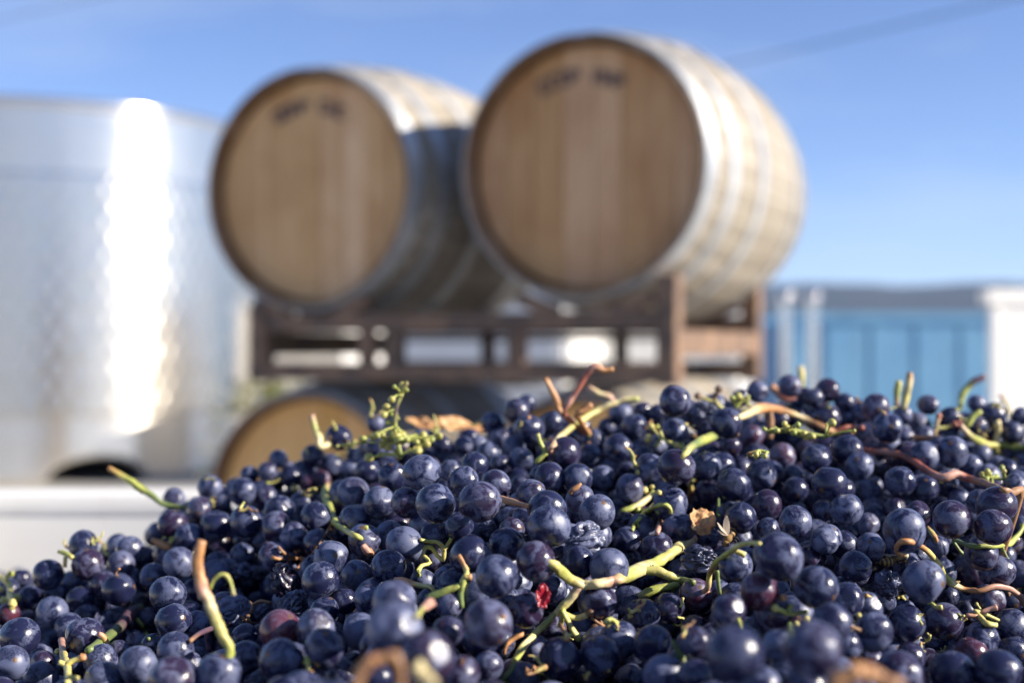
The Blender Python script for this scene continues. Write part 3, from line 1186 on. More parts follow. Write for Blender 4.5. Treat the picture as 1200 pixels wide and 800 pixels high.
BM = {}
for kind, m, n in (('n', 'grape', 16), ('r', 'grape_red', 3), ('w', 'grape_dry', 5)):
    BM[kind] = []
    for k in range(n):
        me = berry_mesh('grape', 10 * k + ord(kind), kind)
        me.materials.append(M[m])
        BM[kind].append(me)
G_LAB = {'n': 'round dark blue grape with dusty bloom in the heap',
         'r': 'reddish purple grape among the dark blue ones in the heap',
         'w': 'shrivelled wrinkled dark grape lying in the heap'}
G_GRP = {'n': 'plump dark blue grapes in the heap', 'r': 'reddish purple grapes in the heap', 'w': 'shrivelled grapes in the heap'}
GRAPE_OBJ = {}
for i in single:
    kind = KIND[i] if i < NL else 'n'
    o = link('grape', random.choice(BM[kind]))
    o.location = ALLC[i]
    s = ALLR[i]
    o.scale = (s, s * 0.78, s * 1.08) if kind == 'w' else (s, s, s)
    # flower end mostly away from the stem: any way up
    o.rotation_euler = (random.uniform(0, 6.28), random.uniform(0, 6.28), random.uniform(0, 6.28))
    GRAPE_OBJ[i] = o
    o['category'] = 'grape'
    o['group'] = G_GRP[kind]

# the rest of the heap as one mass
def shape_of(Vb, seed):
    rr = random.Random(seed)
    out = []
    flats = [(Vector((rr.gauss(0, 1), rr.gauss(0, 1), rr.gauss(0, 0.7))).normalized(), rr.uniform(0.87, 0.95)) for _ in range(3)]
    for p in Vb:
        v = Vector(p)
        k = 1 + 0.06 * noise.noise(v * 0.9 + Vector((seed * 3.7, 0, 0)))
        for fn, fd_ in flats:
            c_ = v.dot(fn)
            if c_ > fd_:
                k = min(k, fd_ / c_)
        out.append(v * k)
    return np.array([q[:] for q in out])


SH3 = [(shape_of(I3[0], 100 + k), I3[1]) for k in range(8)]
SH2 = [(shape_of(I2[0], 200 + k), I2[1]) for k in range(12)]
VV, FF, LC, RN = [], [], [], []
off = 0
for i in range(NA):
    if i in single_set:
        continue
    vis = area[i] > 0
    Vb, Fb = SH3[i % 8] if area[i] > 60 else SH2[i % 12]
    L0 = I3[0] if area[i] > 60 else I2[0]
    q = rng.normal(size=4)
    q /= np.linalg.norm(q)
    w_, x_, y_, z_ = q
    Rm = np.array([[1 - 2 * (y_ * y_ + z_ * z_), 2 * (x_ * y_ - z_ * w_), 2 * (x_ * z_ + y_ * w_)],
                   [2 * (x_ * y_ + z_ * w_), 1 - 2 * (x_ * x_ + z_ * z_), 2 * (y_ * z_ - x_ * w_)],
                   [2 * (x_ * z_ - y_ * w_), 2 * (y_ * z_ + x_ * w_), 1 - 2 * (x_ * x_ + y_ * y_)]])
    st = np.array([1, 1, rng.uniform(0.97, 1.08)])
    VV.append((Vb * st * ALLR[i]) @ Rm.T + ALLC[i])
    FF.append(Fb + off)
    LC.append(L0)
    RN.append(np.full(len(Vb), rng.random()))
    off += len(Vb)
# packed berries further down, out of sight, close the heap from below
gx_, gy_ = np.meshgrid(np.linspace(BX0 + 0.046, BX1 - 0.046, 110), np.linspace(BY0 + 0.046, BY1 - 0.046, 110), indexing='ij')
cxy = np.stack([gx_.ravel(), gy_.ravel()], -1)
chz = np.concatenate([H_of(c) for c in np.array_split(cxy, 24)]) - 0.044
lo_ = np.minimum.reduce([np.roll(np.roll(chz.reshape(110, 110), i, 0), j, 1) for i in (-1, 0, 1) for j in (-1, 0, 1)]).ravel()
gi_ = np.arange(110 * 110).reshape(110, 110)
q0, q1, q2, q3 = gi_[:-1, :-1].ravel(), gi_[1:, :-1].ravel(), gi_[1:, 1:].ravel(), gi_[:-1, 1:].ravel()
VV.append(np.column_stack([cxy, lo_]))
FF.append(np.concatenate([np.stack([q0, q1, q2], -1), np.stack([q0, q2, q3], -1)]) + off)
LC.append(np.column_stack([cxy * 60, lo_ * 0]))
RN.append(np.full(len(cxy), 0.02))
VV = np.concatenate(VV).astype(np.float32)
FF = np.concatenate(FF).astype(np.int32)
me = bpy.data.meshes.new('grape_heap')
me.vertices.add(len(VV))
me.vertices.foreach_set('co', VV.ravel())
me.loops.add(FF.size)
me.loops.foreach_set('vertex_index', FF.ravel())
me.polygons.add(len(FF))
me.polygons.foreach_set('loop_start', np.arange(0, FF.size, 3, dtype=np.int32))
me.polygons.foreach_set('use_smooth', np.ones(len(FF), bool))
me.update(calc_edges=True)
at = me.attributes.new('lc', 'FLOAT_VECTOR', 'POINT')
at.data.foreach_set('vector', np.concatenate(LC).astype(np.float32).ravel())
at = me.attributes.new('rnd', 'FLOAT', 'POINT')
at.data.foreach_set('value', np.concatenate(RN).astype(np.float32))
link('grape_heap', me, M['grape_stuff'], None, kind='stuff', label='mass of dark grapes filling the white bin under the upper berries',
     category='grapes')
print('listed', NL, 'fill', len(FILL), 'tris', len(FF))

# ------------------------------------------------------------------ stems
AU = CX + ALLC[:, 0] / ALLC[:, 1] * F
AV = HY - (ALLC[:, 2] - CAMZ) / ALLC[:, 1] * F
AQ = ALLR / ALLC[:, 1] * F


def front_depth(px, py):
    """distance of the nearest berry surface at this pixel, or None"""
    dd2 = (AU - px) ** 2 + (AV - py) ** 2
    hit = dd2 < (AQ * 0.97) ** 2
    if not hit.any():
        return None
    k = np.where(hit)[0]
    fd = ALLC[k, 1] - ALLR[k] * np.sqrt(np.maximum(0, 1 - dd2[k] / AQ[k] ** 2))
    return fd.min()


def near_depth(px, py, s=26.0):
    w = np.exp(-((LU - px) ** 2 + (LV - py) ** 2) / (2 * s * s))
    if w.sum() < 0.02:
        return None
    return float((w * C3[:, 1]).sum() / w.sum())


CO = {'g': (0.36, 0.39, 0.09), 'G': (0.13, 0.18, 0.055), 'y': (0.56, 0.50, 0.16), 'p': (0.60, 0.51, 0.27), 'o': (0.45, 0.22, 0.09),
      'b': (0.30, 0.16, 0.08), 'r': (0.30, 0.09, 0.06), 'k': (0.46, 0.25, 0.19), 'd': (0.11, 0.06, 0.035), 'v': (0.10, 0.055, 0.085)}


def stem_points(pts, dep=None):
    """pts: (px, py, width px) -> 3-D points lying on the berries under them"""
    ds = []
    for (px, py, w) in pts:
        if dep is not None:
            ds.append(dep)
            continue
        fd = front_depth(px, py)
        nd = near_depth(px, py)
        ds.append(fd if fd is not None else nd)
    known = [d for d in ds if d is not None]
    base = float(np.median(known)) if known else 0.6
    # fill unknown from neighbours
    for i in range(len(ds)):
        if ds[i] is None:
            ds[i] = next((ds[j] for j in list(range(i - 1, -1, -1)) + list(range(i + 1, len(ds))) if ds[j] is not None), base)
    if dep is None:
        raw = list(ds)
        for it in range(12):
            ds = [min(raw[i], (ds[max(i - 1, 0)] + ds[i] + ds[min(i + 1, len(ds) - 1)]) / 3) for i in range(len(ds))]
        ds = [d - 0.5 * p[2] * d / F - 0.0004 for d, p in zip(ds, pts)]
    return [P(p[0], p[1], d) for p, d in zip(pts, ds)], [p[2] * d / F / 2 * 0.88 for p, d in zip(pts, ds)], ds


def parse(s):
    out, cs = [], []
    for tok in s.split():
        a, c = tok.split(':')
        x, y, w = a.split(',')
        out.append((float(x), float(y), float(w)))
        cs.append(CO[c])
    return out, cs


def resample(pts, cs, step=14.0):
    o, oc = [pts[0]], [cs[0]]
    for (a, b, ca, cb) in zip(pts[:-1], pts[1:], cs[:-1], cs[1:]):
        n = max(1, int(math.hypot(b[0] - a[0], b[1] - a[1]) / step))
        for k in range(1, n + 1):
            u = k / n
            o.append(tuple(a[i] + (b[i] - a[i]) * u for i in range(3)))
            oc.append(tuple(ca[i] + (cb[i] - ca[i]) * u for i in range(3)))
    return o, oc


SEEDN = [0]
LAND = []


def make_stem(label, main, branches=(), bulbs=(), dep=None, name='grape_stem', cat='twig', group=None):
    """one stem: the stalk, its side branches and the swollen pedicel ends"""
    if dep is not None:
        dep *= 1.12
    pts, cs = resample(*parse(main), 9.0)
    LAND.append((label, [(p[0], p[1]) for p in pts]))
    p3, rr, ds = stem_points(pts, dep)
    # the lower end is rooted in the heap
    dd_ = np.linalg.norm(ALLC - np.array(p3[-1]), axis=1)
    gap_ = dd_ - ALLR + np.where(ALLC[:, 1] < p3[-1].y - 0.002, 1.0, 0.0) + 0.4 * np.abs(ALLC[:, 2] - p3[-1].z)
    k_ = int(np.argmin(gap_))
    if dd_[k_] > ALLR[k_] + 0.001:
        root = Vector(ALLC[k_]) if dd_[k_] < 0.06 else p3[-1] + Vector((0, 0.01, -0.03))
        p3.append(root)
        rr = list(rr) + [rr[-1] * 0.8]
        cs = list(cs) + [cs[-1]]
    base = p3[-1]
    t = thing(name, label, cat, base, 0, group)
    loc = [p - base for p in p3]
    SEEDN[0] += 1
    rr = [rr[0] * 0.9] + list(rr[1:])
    link('stalk', tube_mesh(loc, rr, 12, cs, 'stalk', 3, 0.42, SEEDN[0]), M['stem'], t)
    for b in branches:
        bp, bc = resample(*parse(b), 8.0)
        LAND[-1][1].extend((p[0], p[1]) for p in bp)
        # a branch leaves the stalk at the stalk's own depth
        j = min(range(len(pts)), key=lambda i: math.hypot(pts[i][0] - bp[0][0], pts[i][1] - bp[0][1]))
        q3, qr, _ = stem_points(bp, dep if dep is not None else None)
        if dep is None:
            d0 = ds[j]
            q3, qr = [], []
            for k, (px, py, w) in enumerate(bp):
                fd = front_depth(px, py)
                d = d0 if fd is None or k == 0 else min(d0, fd - 0.5 * w * d0 / F)
                q3.append(P(px, py, d))
                qr.append(w * d / F / 2)
        SEEDN[0] += 1
        link('branch', tube_mesh([p - base for p in q3], qr, 10, bc, 'branch', 3, 0.38, SEEDN[0]), M['stem'], t)
    for (px, py, w, c) in bulbs:
        fd = front_depth(px, py)
        d0 = ds[min(range(len(pts)), key=lambda i: math.hypot(pts[i][0] - px, pts[i][1] - py))]
        d = dep if dep is not None else (d0 if fd is None else min(d0, fd - 0.5 * w * d0 / F))
        s = w * d / F / 2
        Vb, Fb = I2
        pv_ = [Vector(p) * s * (1 + 0.2 * noise.noise(Vector(p) * 1.7 + Vector((px, py, 0)))) for p in Vb]
        me = mesh('pedicel_end', pv_, Fb.tolist(), True)
        at = me.color_attributes.new('col', 'FLOAT_COLOR', 'POINT')
        at.data.foreach_set('color', np.tile(np.array([*CO[c], 1], np.float32), len(Vb)))
        o = link('pedicel_end', me, M['stem'], t)
        o.location = P(px, py, d) - base
    return t


make_stem('green stem with orange tip poking out over the white bin wall', '127,548,7:o 150,562,9:g 166,573,9:g 182,583,8:G 196,592,6:G')
make_stem('thick bent stem, orange above and cream green below, with curled tendril',
          '237,633,13:o 233,645,16:o 231,660,15:o 234,676,15:o 238,690,18:k 246,708,15:p 254,728,14:y 263,748,13:y 270,764,13:g',
          ['246,690,5:g 250,680,4:g 258,673,5:g 266,674,5:y 271,684,4:g 274,697,5:p'], dep=0.425)
make_stem('bright green forked stem with a thin brown twig hanging from it',
          '384,567,8:k 381,576,10:g 383,588,11:g 388,600,9:g 392,611,9:g 404,620,8:g 414,626,8:y 422,630,6:g',
          ['390,612,5:b 382,626,4:d 373,641,4:b 362,655,4:b 345,654,4:b 333,648,4:b 326,640,3:b', '345,654,3:b 330,655,3:o 318,653,5:o',
           '356,656,3:b 350,664,3:o 347,668,3:o'], [(429, 618, 6, 'g')])
make_stem('short green stem with pink tip standing in front of the lower barrel', '365,486,8:k 369,500,7:g 374,514,10:p 376,524,9:p')
make_stem('short orange stem standing on the heap beneath the rack rail', '639,443,7:o 647,458,8:o 653,472,9:o 657,482,8:o', dep=0.68)
make_stem('reddish bent stem with pale elbow standing before the rack rail',
          '719,432,7:o 707,434,8:o 697,429,11:k 688,438,8:r 678,454,8:r 668,470,8:k 662,486,7:r', dep=0.67)
make_stem('pinkish stub of stem leaning behind the long pale stem', '689,453,8:k 702,462,8:p 718,469,8:k', dep=0.74)
make_stem('long pale green stem arching across the heap under the rack',
          '749,467,7:g 732,469,8:p 712,475,9:p 692,485,8:y 672,499,8:y 655,513,8:p 644,528,7:k',
          ['640,530,5:g 634,520,5:g 630,508,5:y', '640,530,6:g 632,538,6:g 627,542,4:g'])
make_stem('small orange stub beside the long pale stem', '694,474,9:o 684,481,10:o 676,487,8:o', dep=0.67)
make_stem('spindly yellow green cluster stalk with bead ends above a round grape',
          '764,500,4:y 772,510,4:y 782,517,5:y 794,521,6:y 801,524,5:g', ['774,514,4:g 768,524,4:g', '778,514,4:g 773,505,4:y'],
          [(763, 500, 8, 'y'), (760, 514, 10, 'y'), (770, 500, 6, 'g'), (793, 521, 8, 'y')])
make_stem('thick green stem lying between grapes beside the spindly stalk', '838,510,10:G 824,516,12:g 812,522,12:G 803,530,9:y')
make_stem('dried dark flower remains on a yellow stalk above the heap', '841,459,7:d 837,466,6:d 841,474,6:y 846,482,6:g',
          ['839,470,4:y 828,468,4:y 818,464,5:d'], [(842, 456, 9, 'd'), (818, 464, 9, 'd')], dep=0.69)
make_stem('tan branching stem with a brown downward fork across the heap',
          '866,489,10:p 878,484,11:p 890,478,11:o 902,478,12:o 918,481,9:b 936,488,8:p 954,496,8:b 972,504,9:o 986,509,8:o',
          ['902,480,8:b 903,496,8:b 902,514,8:b', '978,506,7:r 992,501,6:r 1010,501,6:r'])
make_stem('blurred reddish stem lying behind the tan branching stem', '903,453,10:o 918,464,12:r 935,472,12:r 952,482,12:k 966,492,10:k', dep=0.78)
make_stem('pale green upright stem stub in front of the blue skip', '938,429,9:p 939,445,8:y 939,464,6:g', dep=0.84)
make_stem('shorter of two upright stem stubs side by side before the skip', '1054,446,8:y 1051,460,8:g 1051,478,7:k', dep=0.72)
make_stem('taller of two upright stem stubs, yellow with orange tip', '1066,436,7:o 1065,450,10:p 1061,466,10:y 1059,480,8:p', dep=0.71)
make_stem('grey green stem curving upward before the skip', '1154,441,9:v 1143,446,9:v 1133,455,9:g 1126,466,9:g 1122,482,7:g', dep=0.80)
make_stem('long reddish stem running over the dark grapes to a cut end',
          '1012,526,6:r 1024,529,8:r 1040,530,8:k 1056,533,8:r 1072,541,8:r 1088,552,9:r 1104,560,11:k 1120,555,12:k 1136,561,9:r 1155,566,9:b 1175,574,9:b 1196,581,9:b',
          ['1103,560,4:y 1103,566,6:y'])
make_stem('curly stem shading from orange to yellow to pink around a round grape',
          '1057,650,6:o 1051,646,7:o 1051,639,7:o 1057,634,7:o 1068,635,7:o 1080,640,7:o 1092,651,8:y 1101,664,8:y 1108,676,9:g 1117,684,9:p 1130,690,7:o 1148,692,7:o 1165,687,7:k 1182,689,7:k 1196,699,8:k 1204,709,8:k',
          ['1057,650,5:o 1064,651,5:p'])
make_stem('yellow green stem with several side stubs lying at the heap edge',
          '1126,497,10:k 1132,506,9:p 1142,514,10:g 1156,521,9:y 1172,521,8:g 1190,524,8:g 1206,524,8:g',
          ['1132,500,9:g 1140,488,8:g 1150,482,6:g', '1166,521,8:p 1170,508,8:p 1169,494,7:p', '1166,522,7:g 1168,534,6:y'])
make_stem('slender green stalk with forks sunk among grapes below the red stem',
          '1117,632,5:G 1128,636,6:G 1142,640,6:G 1165,639,7:g 1183,637,7:g 1193,626,6:g 1199,616,6:g',
          ['1117,634,4:G 1124,644,4:G 1131,651,4:G', '1174,640,5:g 1179,652,5:G 1186,660,4:G'])
make_stem('big pale forked stem lying over the grapes with a cut end',
          '813,630,15:k 801,638,15:p 786,649,13:y 768,660,13:g 750,667,14:p 735,675,14:g 718,681,13:k 700,684,12:p 682,685,14:p 668,678,14:y 655,668,14:g 649,661,12:y',
          ['750,668,9:g 770,669,9:y 786,675,10:y 800,680,8:G 812,682,7:G', '680,686,10:k 670,699,10:p 660,710,11:y 652,719,9:p',
           '658,714,7:g 666,728,7:y 672,740,7:y 680,750,7:g', '660,718,7:y 674,724,6:y 688,720,7:p', '660,718,7:g 656,735,6:y'],
          [(692, 718, 9, 'd'), (697, 735, 9, 'd')])
make_stem('short green stem with cut face between the forked stem and dark grapes', '748,699,11:p 760,694,12:g 776,688,10:g 794,685,9:G')
make_stem('slender green stalk running down to the blurred grapes', '652,716,7:y 640,730,9:g 628,741,9:y 616,754,9:p 606,768,9:g 598,784,8:G 590,800,9:G',
          ['636,736,4:g 640,728,5:y'])
make_stem('curled yellow tendrils with open hooks over dark grapes',
          '492,632,5:y 502,634,5:g 513,635,5:y 520,643,6:y 519,655,6:y 512,650,5:y 506,642,5:g 498,641,5:y 496,650,5:y 504,659,5:y 494,663,5:y 490,672,5:g',
          ['519,645,5:y 526,636,4:y 529,630,4:g'])
make_stem('dark green fork of a stalk beside the reddish round grape',
          '537,650,6:o 543,660,6:o 547,671,6:y 543,682,9:g 540,695,8:G 541,712,7:G', ['543,676,7:y 553,676,7:o', '540,686,8:g 528,690,9:g 514,696,9:G 500,701,8:G'])
make_stem('tan pedicel with pink end lying on dark grapes', '463,679,9:k 474,680,9:o 484,684,8:o 496,686,7:y 507,689,6:y', ['478,690,5:o 486,698,5:o'])
make_stem('pink nub on a short green pedicel before blurred grapes', '505,706,18:k 497,711,9:k 492,717,7:g 489,722,7:y')
make_stem('pink seed tipped pedicel stuck on a dark grape', '425,638,9:k 430,645,11:k 436,648,6:o')
make_stem('olive stalk with short side arms against a large blurred grape',
          '890,637,6:y 878,636,6:g 866,639,7:y 854,647,8:g 842,656,8:g 834,666,7:b 831,676,6:y 828,690,6:k', ['860,644,6:y 873,650,6:y', '840,668,5:G 842,684,5:G 844,696,4:G'])
make_stem('small green pedicels with yellow ends in front of blurred grapes',
          '946,716,6:G 934,718,6:G 922,718,6:g 914,714,7:g 908,711,9:y', ['922,718,5:G 925,730,5:G 926,742,4:G', '922,717,6:G 928,708,6:g'],
          [(908, 712, 10, 'y'), (918, 700, 9, 'o'), (945, 725, 8, 'y'), (933, 731, 8, 'y')])
make_stem('yellow green sprig at the left edge beside reddish grapes',
          '-6,672,6:y 4,678,8:y 11,686,7:y 12,698,7:y 16,708,7:y', ['9,686,4:y 8,675,4:y 13,670,4:g', '12,698,5:y 4,706,6:y', '14,700,6:y 21,698,6:y'],
          [(13, 672, 7, 'g'), (20, 700, 9, 'y'), (4, 703, 9, 'y'), (14, 706, 9, 'y'), (1, 690, 7, 'y')])
make_stem('yellow scrap of stem at the heap edge below the white wall', '68,646,5:y 77,648,7:g 86,654,7:y', ['77,652,5:y 76,664,5:o'])
make_stem('thick dark stem, purple and green, sunk between the grapes', '166,712,13:G 154,718,15:v 142,732,14:v 130,744,13:G 116,754,12:G 104,762,10:G',
          ['160,724,4:g 166,732,4:g 171,742,4:g 174,748,5:G'])
make_stem('yellow cross shaped pedicels with pink and orange ends',
          '72,749,9:k 73,760,8:k 75,770,8:y 79,782,9:y 80,796,8:y 79,806,8:y', ['78,778,7:y 88,773,6:y 97,769,8:o', '77,778,6:y 69,776,7:y', '80,792,6:y 92,795,6:y'],
          [(97, 770, 9, 'o'), (68, 763, 8, 'y')])
make_stem('pink and orange pedicel on the thick dark stem', '115,742,7:k 121,746,9:o 125,756,6:y')
make_stem('orange stub of stem beside dark grapes near the wall', '178,632,8:o 188,637,9:o 200,643,8:o')
make_stem('thin purple brown stem bending around dark grapes', '223,751,6:b 234,742,6:v 248,736,6:v 268,732,6:v 288,731,5:v 306,730,5:v',
          ['256,733,5:v 246,738,6:v 242,748,6:v 245,762,7:v'])
make_stem('blurred brown hooked stem at the front of the heap', '417,808,14:b 422,788,15:b 434,775,16:o 452,772,15:o 468,780,13:b', dep=0.285)
make_stem('blurred pale stub of stem at the front of the heap', '486,778,22:p 496,790,22:p 504,806,20:p', dep=0.29)
make_stem('blurred orange brown stem at the front under blurred grapes', '968,812,20:o 986,794,22:o 1004,786,22:o 1024,790,22:o 1044,808,20:b', dep=0.285)
make_stem('thin orange hooked stalk beside the slender green stalk', '591,766,5:o 593,756,6:o 602,748,6:o 613,742,5:o')
make_stem('flat brown strip of stem between two round grapes', '586,582,6:o 596,587,9:o 608,590,7:o 619,593,6:b')
make_stem('green cluster stalk with curled hooks between dark grapes',
          '767,576,8:g 760,583,8:p 750,590,9:p 738,596,8:g 727,600,7:g', ['745,597,7:g 758,599,6:g 768,593,5:g 778,591,5:g 785,595,5:g 786,602,4:y',
          '757,599,6:g 749,608,5:g 743,615,5:g 741,621,4:g', '764,594,5:g 772,600,5:g 774,610,7:k 770,624,6:k', '745,607,4:g 748,616,4:g'],
          [(755, 574, 9, 'y'), (764, 570, 6, 'y'), (772, 577, 7, 'y')])
make_stem('small yellow scrap of pedicel with brown end beside the crumpled leaf', '812,561,6:y 809,568,7:y 810,576,8:o 808,582,7:k')
make_stem('yellow stub with brown pedicel between grapes under the curly stem', '1168,732,7:y 1156,730,8:y 1148,722,7:y 1146,716,6:y',
          ['1150,717,6:k 1160,713,5:k 1168,711,8:k', '1146,722,6:o 1132,720,5:k'])
make_stem('red brown pedicel stub on two grapes under the rack stems', '681,566,4:b 676,571,6:o 668,576,5:b')
make_stem('dried flower scraps on a thin twig by the long red stem', '1100,488,5:r 1097,500,5:p 1094,512,6:o', ['1097,502,4:p 1108,501,4:g 1118,497,5:r'],
          [(1100, 487, 7, 'r'), (1119, 497, 8, 'r'), (1124, 494, 6, 'r')])
make_stem('thin green pedicel hanging between dark shaded grapes', '842,584,3:G 842,594,4:G 842,604,4:G')
make_stem('yellow pedicel stub between large grapes near the curly stem', '1087,617,4:o 1092,624,6:y 1096,630,6:o')
make_stem('pale upright twig by the stacked bins', '1173,462,6:k 1180,474,6:p 1184,488,6:p', dep=0.86)
make_stem('green leaf stalk between blurred dark grapes', '788,750,5:G 796,765,9:G 804,782,9:G', dep=0.43)
make_stem('thin red twig poking from the shrivelled grapes', '292,704,4:d 296,712,5:b 290,722,5:d 293,730,4:b', ['296,708,4:b 306,704,4:b 318,706,4:d'])


# unripe green clusters
def green_cluster(label, stalk, n, cx, cy, sx, sy, dmin, dmax, dep, extra=()):
    dep *= 1.12
    pts, cs = parse(stalk)
    base = P(cx, cy + sy, dep)
    t = thing('unripe_cluster', label, 'grape cluster', base)
    p3 = [P(p[0], p[1], dep) - base for p in pts]
    link('stalk', tube_mesh(p3, [p[2] * dep / F / 2 for p in pts], 8, cs, 'stalk', 4, 0.2, n), M['stem'], t)
    Vb, Fb = I2
    me = mesh('green_berry', (Vb * 1.0).tolist(), Fb.tolist(), True)
    me.materials.append(GB_M)
    rr = random.Random(n)
    spots = list(extra) + [(rr.gauss(cx, sx * 0.55), rr.gauss(cy, sy * 0.5)) for _ in range(n)]
    for (px, py) in spots:
        d = dep + rr.uniform(-0.014, 0.012)
        o = link('green_berry', me, None, t)
        s = rr.uniform(dmin, dmax) * dep / F / 2
        o.location = P(px, py, d) - base
        s *= rr.choice((0.55, 0.8, 1.0, 1.0, 1.1))
        o.scale = (s, s * rr.uniform(0.8, 1.0), s * rr.uniform(0.95, 1.3))
        o.rotation_euler = (rr.uniform(0, 3), rr.uniform(0, 3), 0)
        # stalklet back to the cluster stalk
        j = min(range(len(pts)), key=lambda i: math.hypot(pts[i][0] - px, pts[i][1] - py))
        a = p3[j]
        b = Vector(o.location)
        if (b - a).length > 0.002:
            m_ = (a + b) / 2 + Vector((0, 0, 0.0008))
            link('stalklet', tube_mesh([a, m_, b], [0.0006, 0.0005, 0.0006], 6, [CO['g']] * 3, 'stalklet', 2), M['stem'], t)


_t = NT('unripe green berry skin')
_r = objrand(_t)
GB_M = _t.out(Base_Color=_t.mix(_r, (0.20, 0.25, 0.05), (0.44, 0.37, 0.11)), Roughness=0.4)
green_cluster('upright cluster of tiny unripe green berries before the lower barrel', '477,448,6:d 470,462,5:g 464,480,5:v 463,500,5:g 466,518,6:g 470,534,5:G', 38,
              468, 518, 52, 20, 7, 11, 0.63, [(462, 453), (476, 457), (470, 463), (459, 468), (453, 476), (458, 484), (450, 486), (455, 495), (466, 490), (472, 452)])
green_cluster('yellow green tangle of unripe berries behind the reddish grape', '900,506,5:G 925,504,6:g 948,508,5:g 968,512,5:G', 18, 938, 504, 42, 10, 6, 9, 0.60)
green_cluster('small unripe green berries under the long red stem', '1150,566,4:G 1162,560,4:g 1178,562,4:G', 10, 1164, 558, 26, 12, 6, 8, 0.60)
green_cluster('scrap of unripe green berries by the reddish grape and red stem', '876,532,4:r 890,528,4:g 900,530,4:G', 7, 888, 533, 14, 6, 5, 8, 0.56)
green_cluster('yellow green sprig of tiny berries behind the dried flower remains', '862,478,5:g 870,468,4:g 878,464,4:G', 9, 868, 468, 14, 9, 5, 8, 0.66)


# ------------------------------------------------------------------ dry leaves
def dry_leaf(label, px, py, w, h, dep, seed, tilt=0.9, rz=0.0):
    base = P(px, py, dep)
    W, Hh = w * dep / F, h * dep / F
    nu, nv = 22, 16
    V, Fc = [], []
    s = Vector((seed * 3.1, seed * 1.7, 0))
    keep = {}
    for i in range(nu + 1):
        for j in range(nv + 1):
            u, v = i / nu * 2 - 1, j / nv * 2 - 1
            a = math.atan2(v, u)
            lim = 0.82 + 0.22 * noise.noise(Vector((math.cos(a) * 2.2, math.sin(a) * 2.2, seed)))
            k = max(abs(u), abs(v))
            rr = math.hypot(u, v)
            q = (k / rr if rr > 1e-6 else 1) * lim
            x, y = u * q, v * q
            z = 0.30 * noise.noise(Vector((x * 1.6, y * 1.6, 0)) + s) + 0.14 * noise.noise(Vector((x * 4.5, y * 4.5, 0)) + s) + 0.25 * x * x
            keep[(i, j)] = len(V)
            V.append((x * W / 2, y * Hh / 2 * 1.3, z * min(W, Hh) * 0.9))
    for i in range(nu):
        for j in range(nv):
            Fc.append((keep[(i, j)], keep[(i + 1, j)], keep[(i + 1, j + 1)], keep[(i, j + 1)]))
    me = mesh('dry_leaf', V, Fc, True)
    o = link('dry_leaf', me, M['leaf'], None, label=label, category='leaf')
    o.location = base
    o.rotation_euler = (tilt, 0.15, rz)
    md = o.modifiers.new('thickness', 'SOLIDIFY')
    md.thickness = 0.0004
    return o


dry_leaf('crumpled tan scrap of dry leaf among the dark grapes', 822, 611, 40, 30, min(front_depth(x, y) or 0.62 for x in (812, 822, 832) for y in (603, 611, 619)) - 0.002, 1.0, 1.1, 0.3)
dry_leaf('brown and orange dry vine leaf lying flat behind the round grapes', 545, 499, 84, 30, 0.84, 2.0, 0.35, 0.1)
dry_leaf('pale dry vine leaf on the ridge beside the unripe cluster', 500, 496, 66, 24, 0.86, 3.0, 0.35, -0.3)
dry_leaf('small wine red torn grape skin beside the forked stem', 636, 698, 20, 28, min(front_depth(x, y) or 0.6 for x in (631, 636, 641) for y in (690, 698, 706)) - 0.001, 4.0, 1.2, 0.2)
sk = NT('torn red skin').out(Base_Color=(0.22, 0.008, 0.02), Roughness=0.3)
lo = [o for o in bpy.data.objects if o.get('label', '').startswith('small wine red')][0]
lo.data.materials.clear()
lo.data.materials.append(sk)
lo['category'] = 'grape skin'
lo.name = 'grape_skin'


# ------------------------------------------------------------------ bees
def ellip(bm_list, c, r, rot=None):
    Vb, Fb = I2
    out = []
    for p in Vb:
        q = Vector((p[0] * r[0], p[1] * r[1], p[2] * r[2]))
        if rot is not None:
            q = rot @ q
        out.append(q + Vector(c))
    o = len(bm_list[0])
    bm_list[0].extend(out)
    bm_list[1].extend([tuple(int(x) + o for x in f) for f in Fb])


def wing_mesh(L, W):
    V = [(0, 0, 0)]
    ring = []
    n = 14
    for i in range(n + 1):
        u = i / n
        x = L * u
        w = W * (math.sin(math.pi * min(1, u * 0.93 + 0.05)) ** 0.7)
        ring.append((x, -w * 0.35, 0.0002 * math.sin(u * 9)))
    for i in range(n, -1, -1):
        u = i / n
        x = L * u
        w = W * (math.sin(math.pi * min(1, u * 0.93 + 0.05)) ** 0.7)
        ring.append((x, w * 0.65, 0.0002 * math.sin(u * 7)))
    k = len(ring)
    top = ring
    V = [(x, y, z + 0.00006) for x, y, z in top] + [(x, y, z - 0.00006) for x, y, z in top]
    Fc = [tuple(range(k)), tuple(range(2 * k - 1, k - 1, -1))]
    for i in range(k):
        j = (i + 1) % k
        Fc.append((i, i + k, j + k, j))
    return mesh('wing', V, Fc)


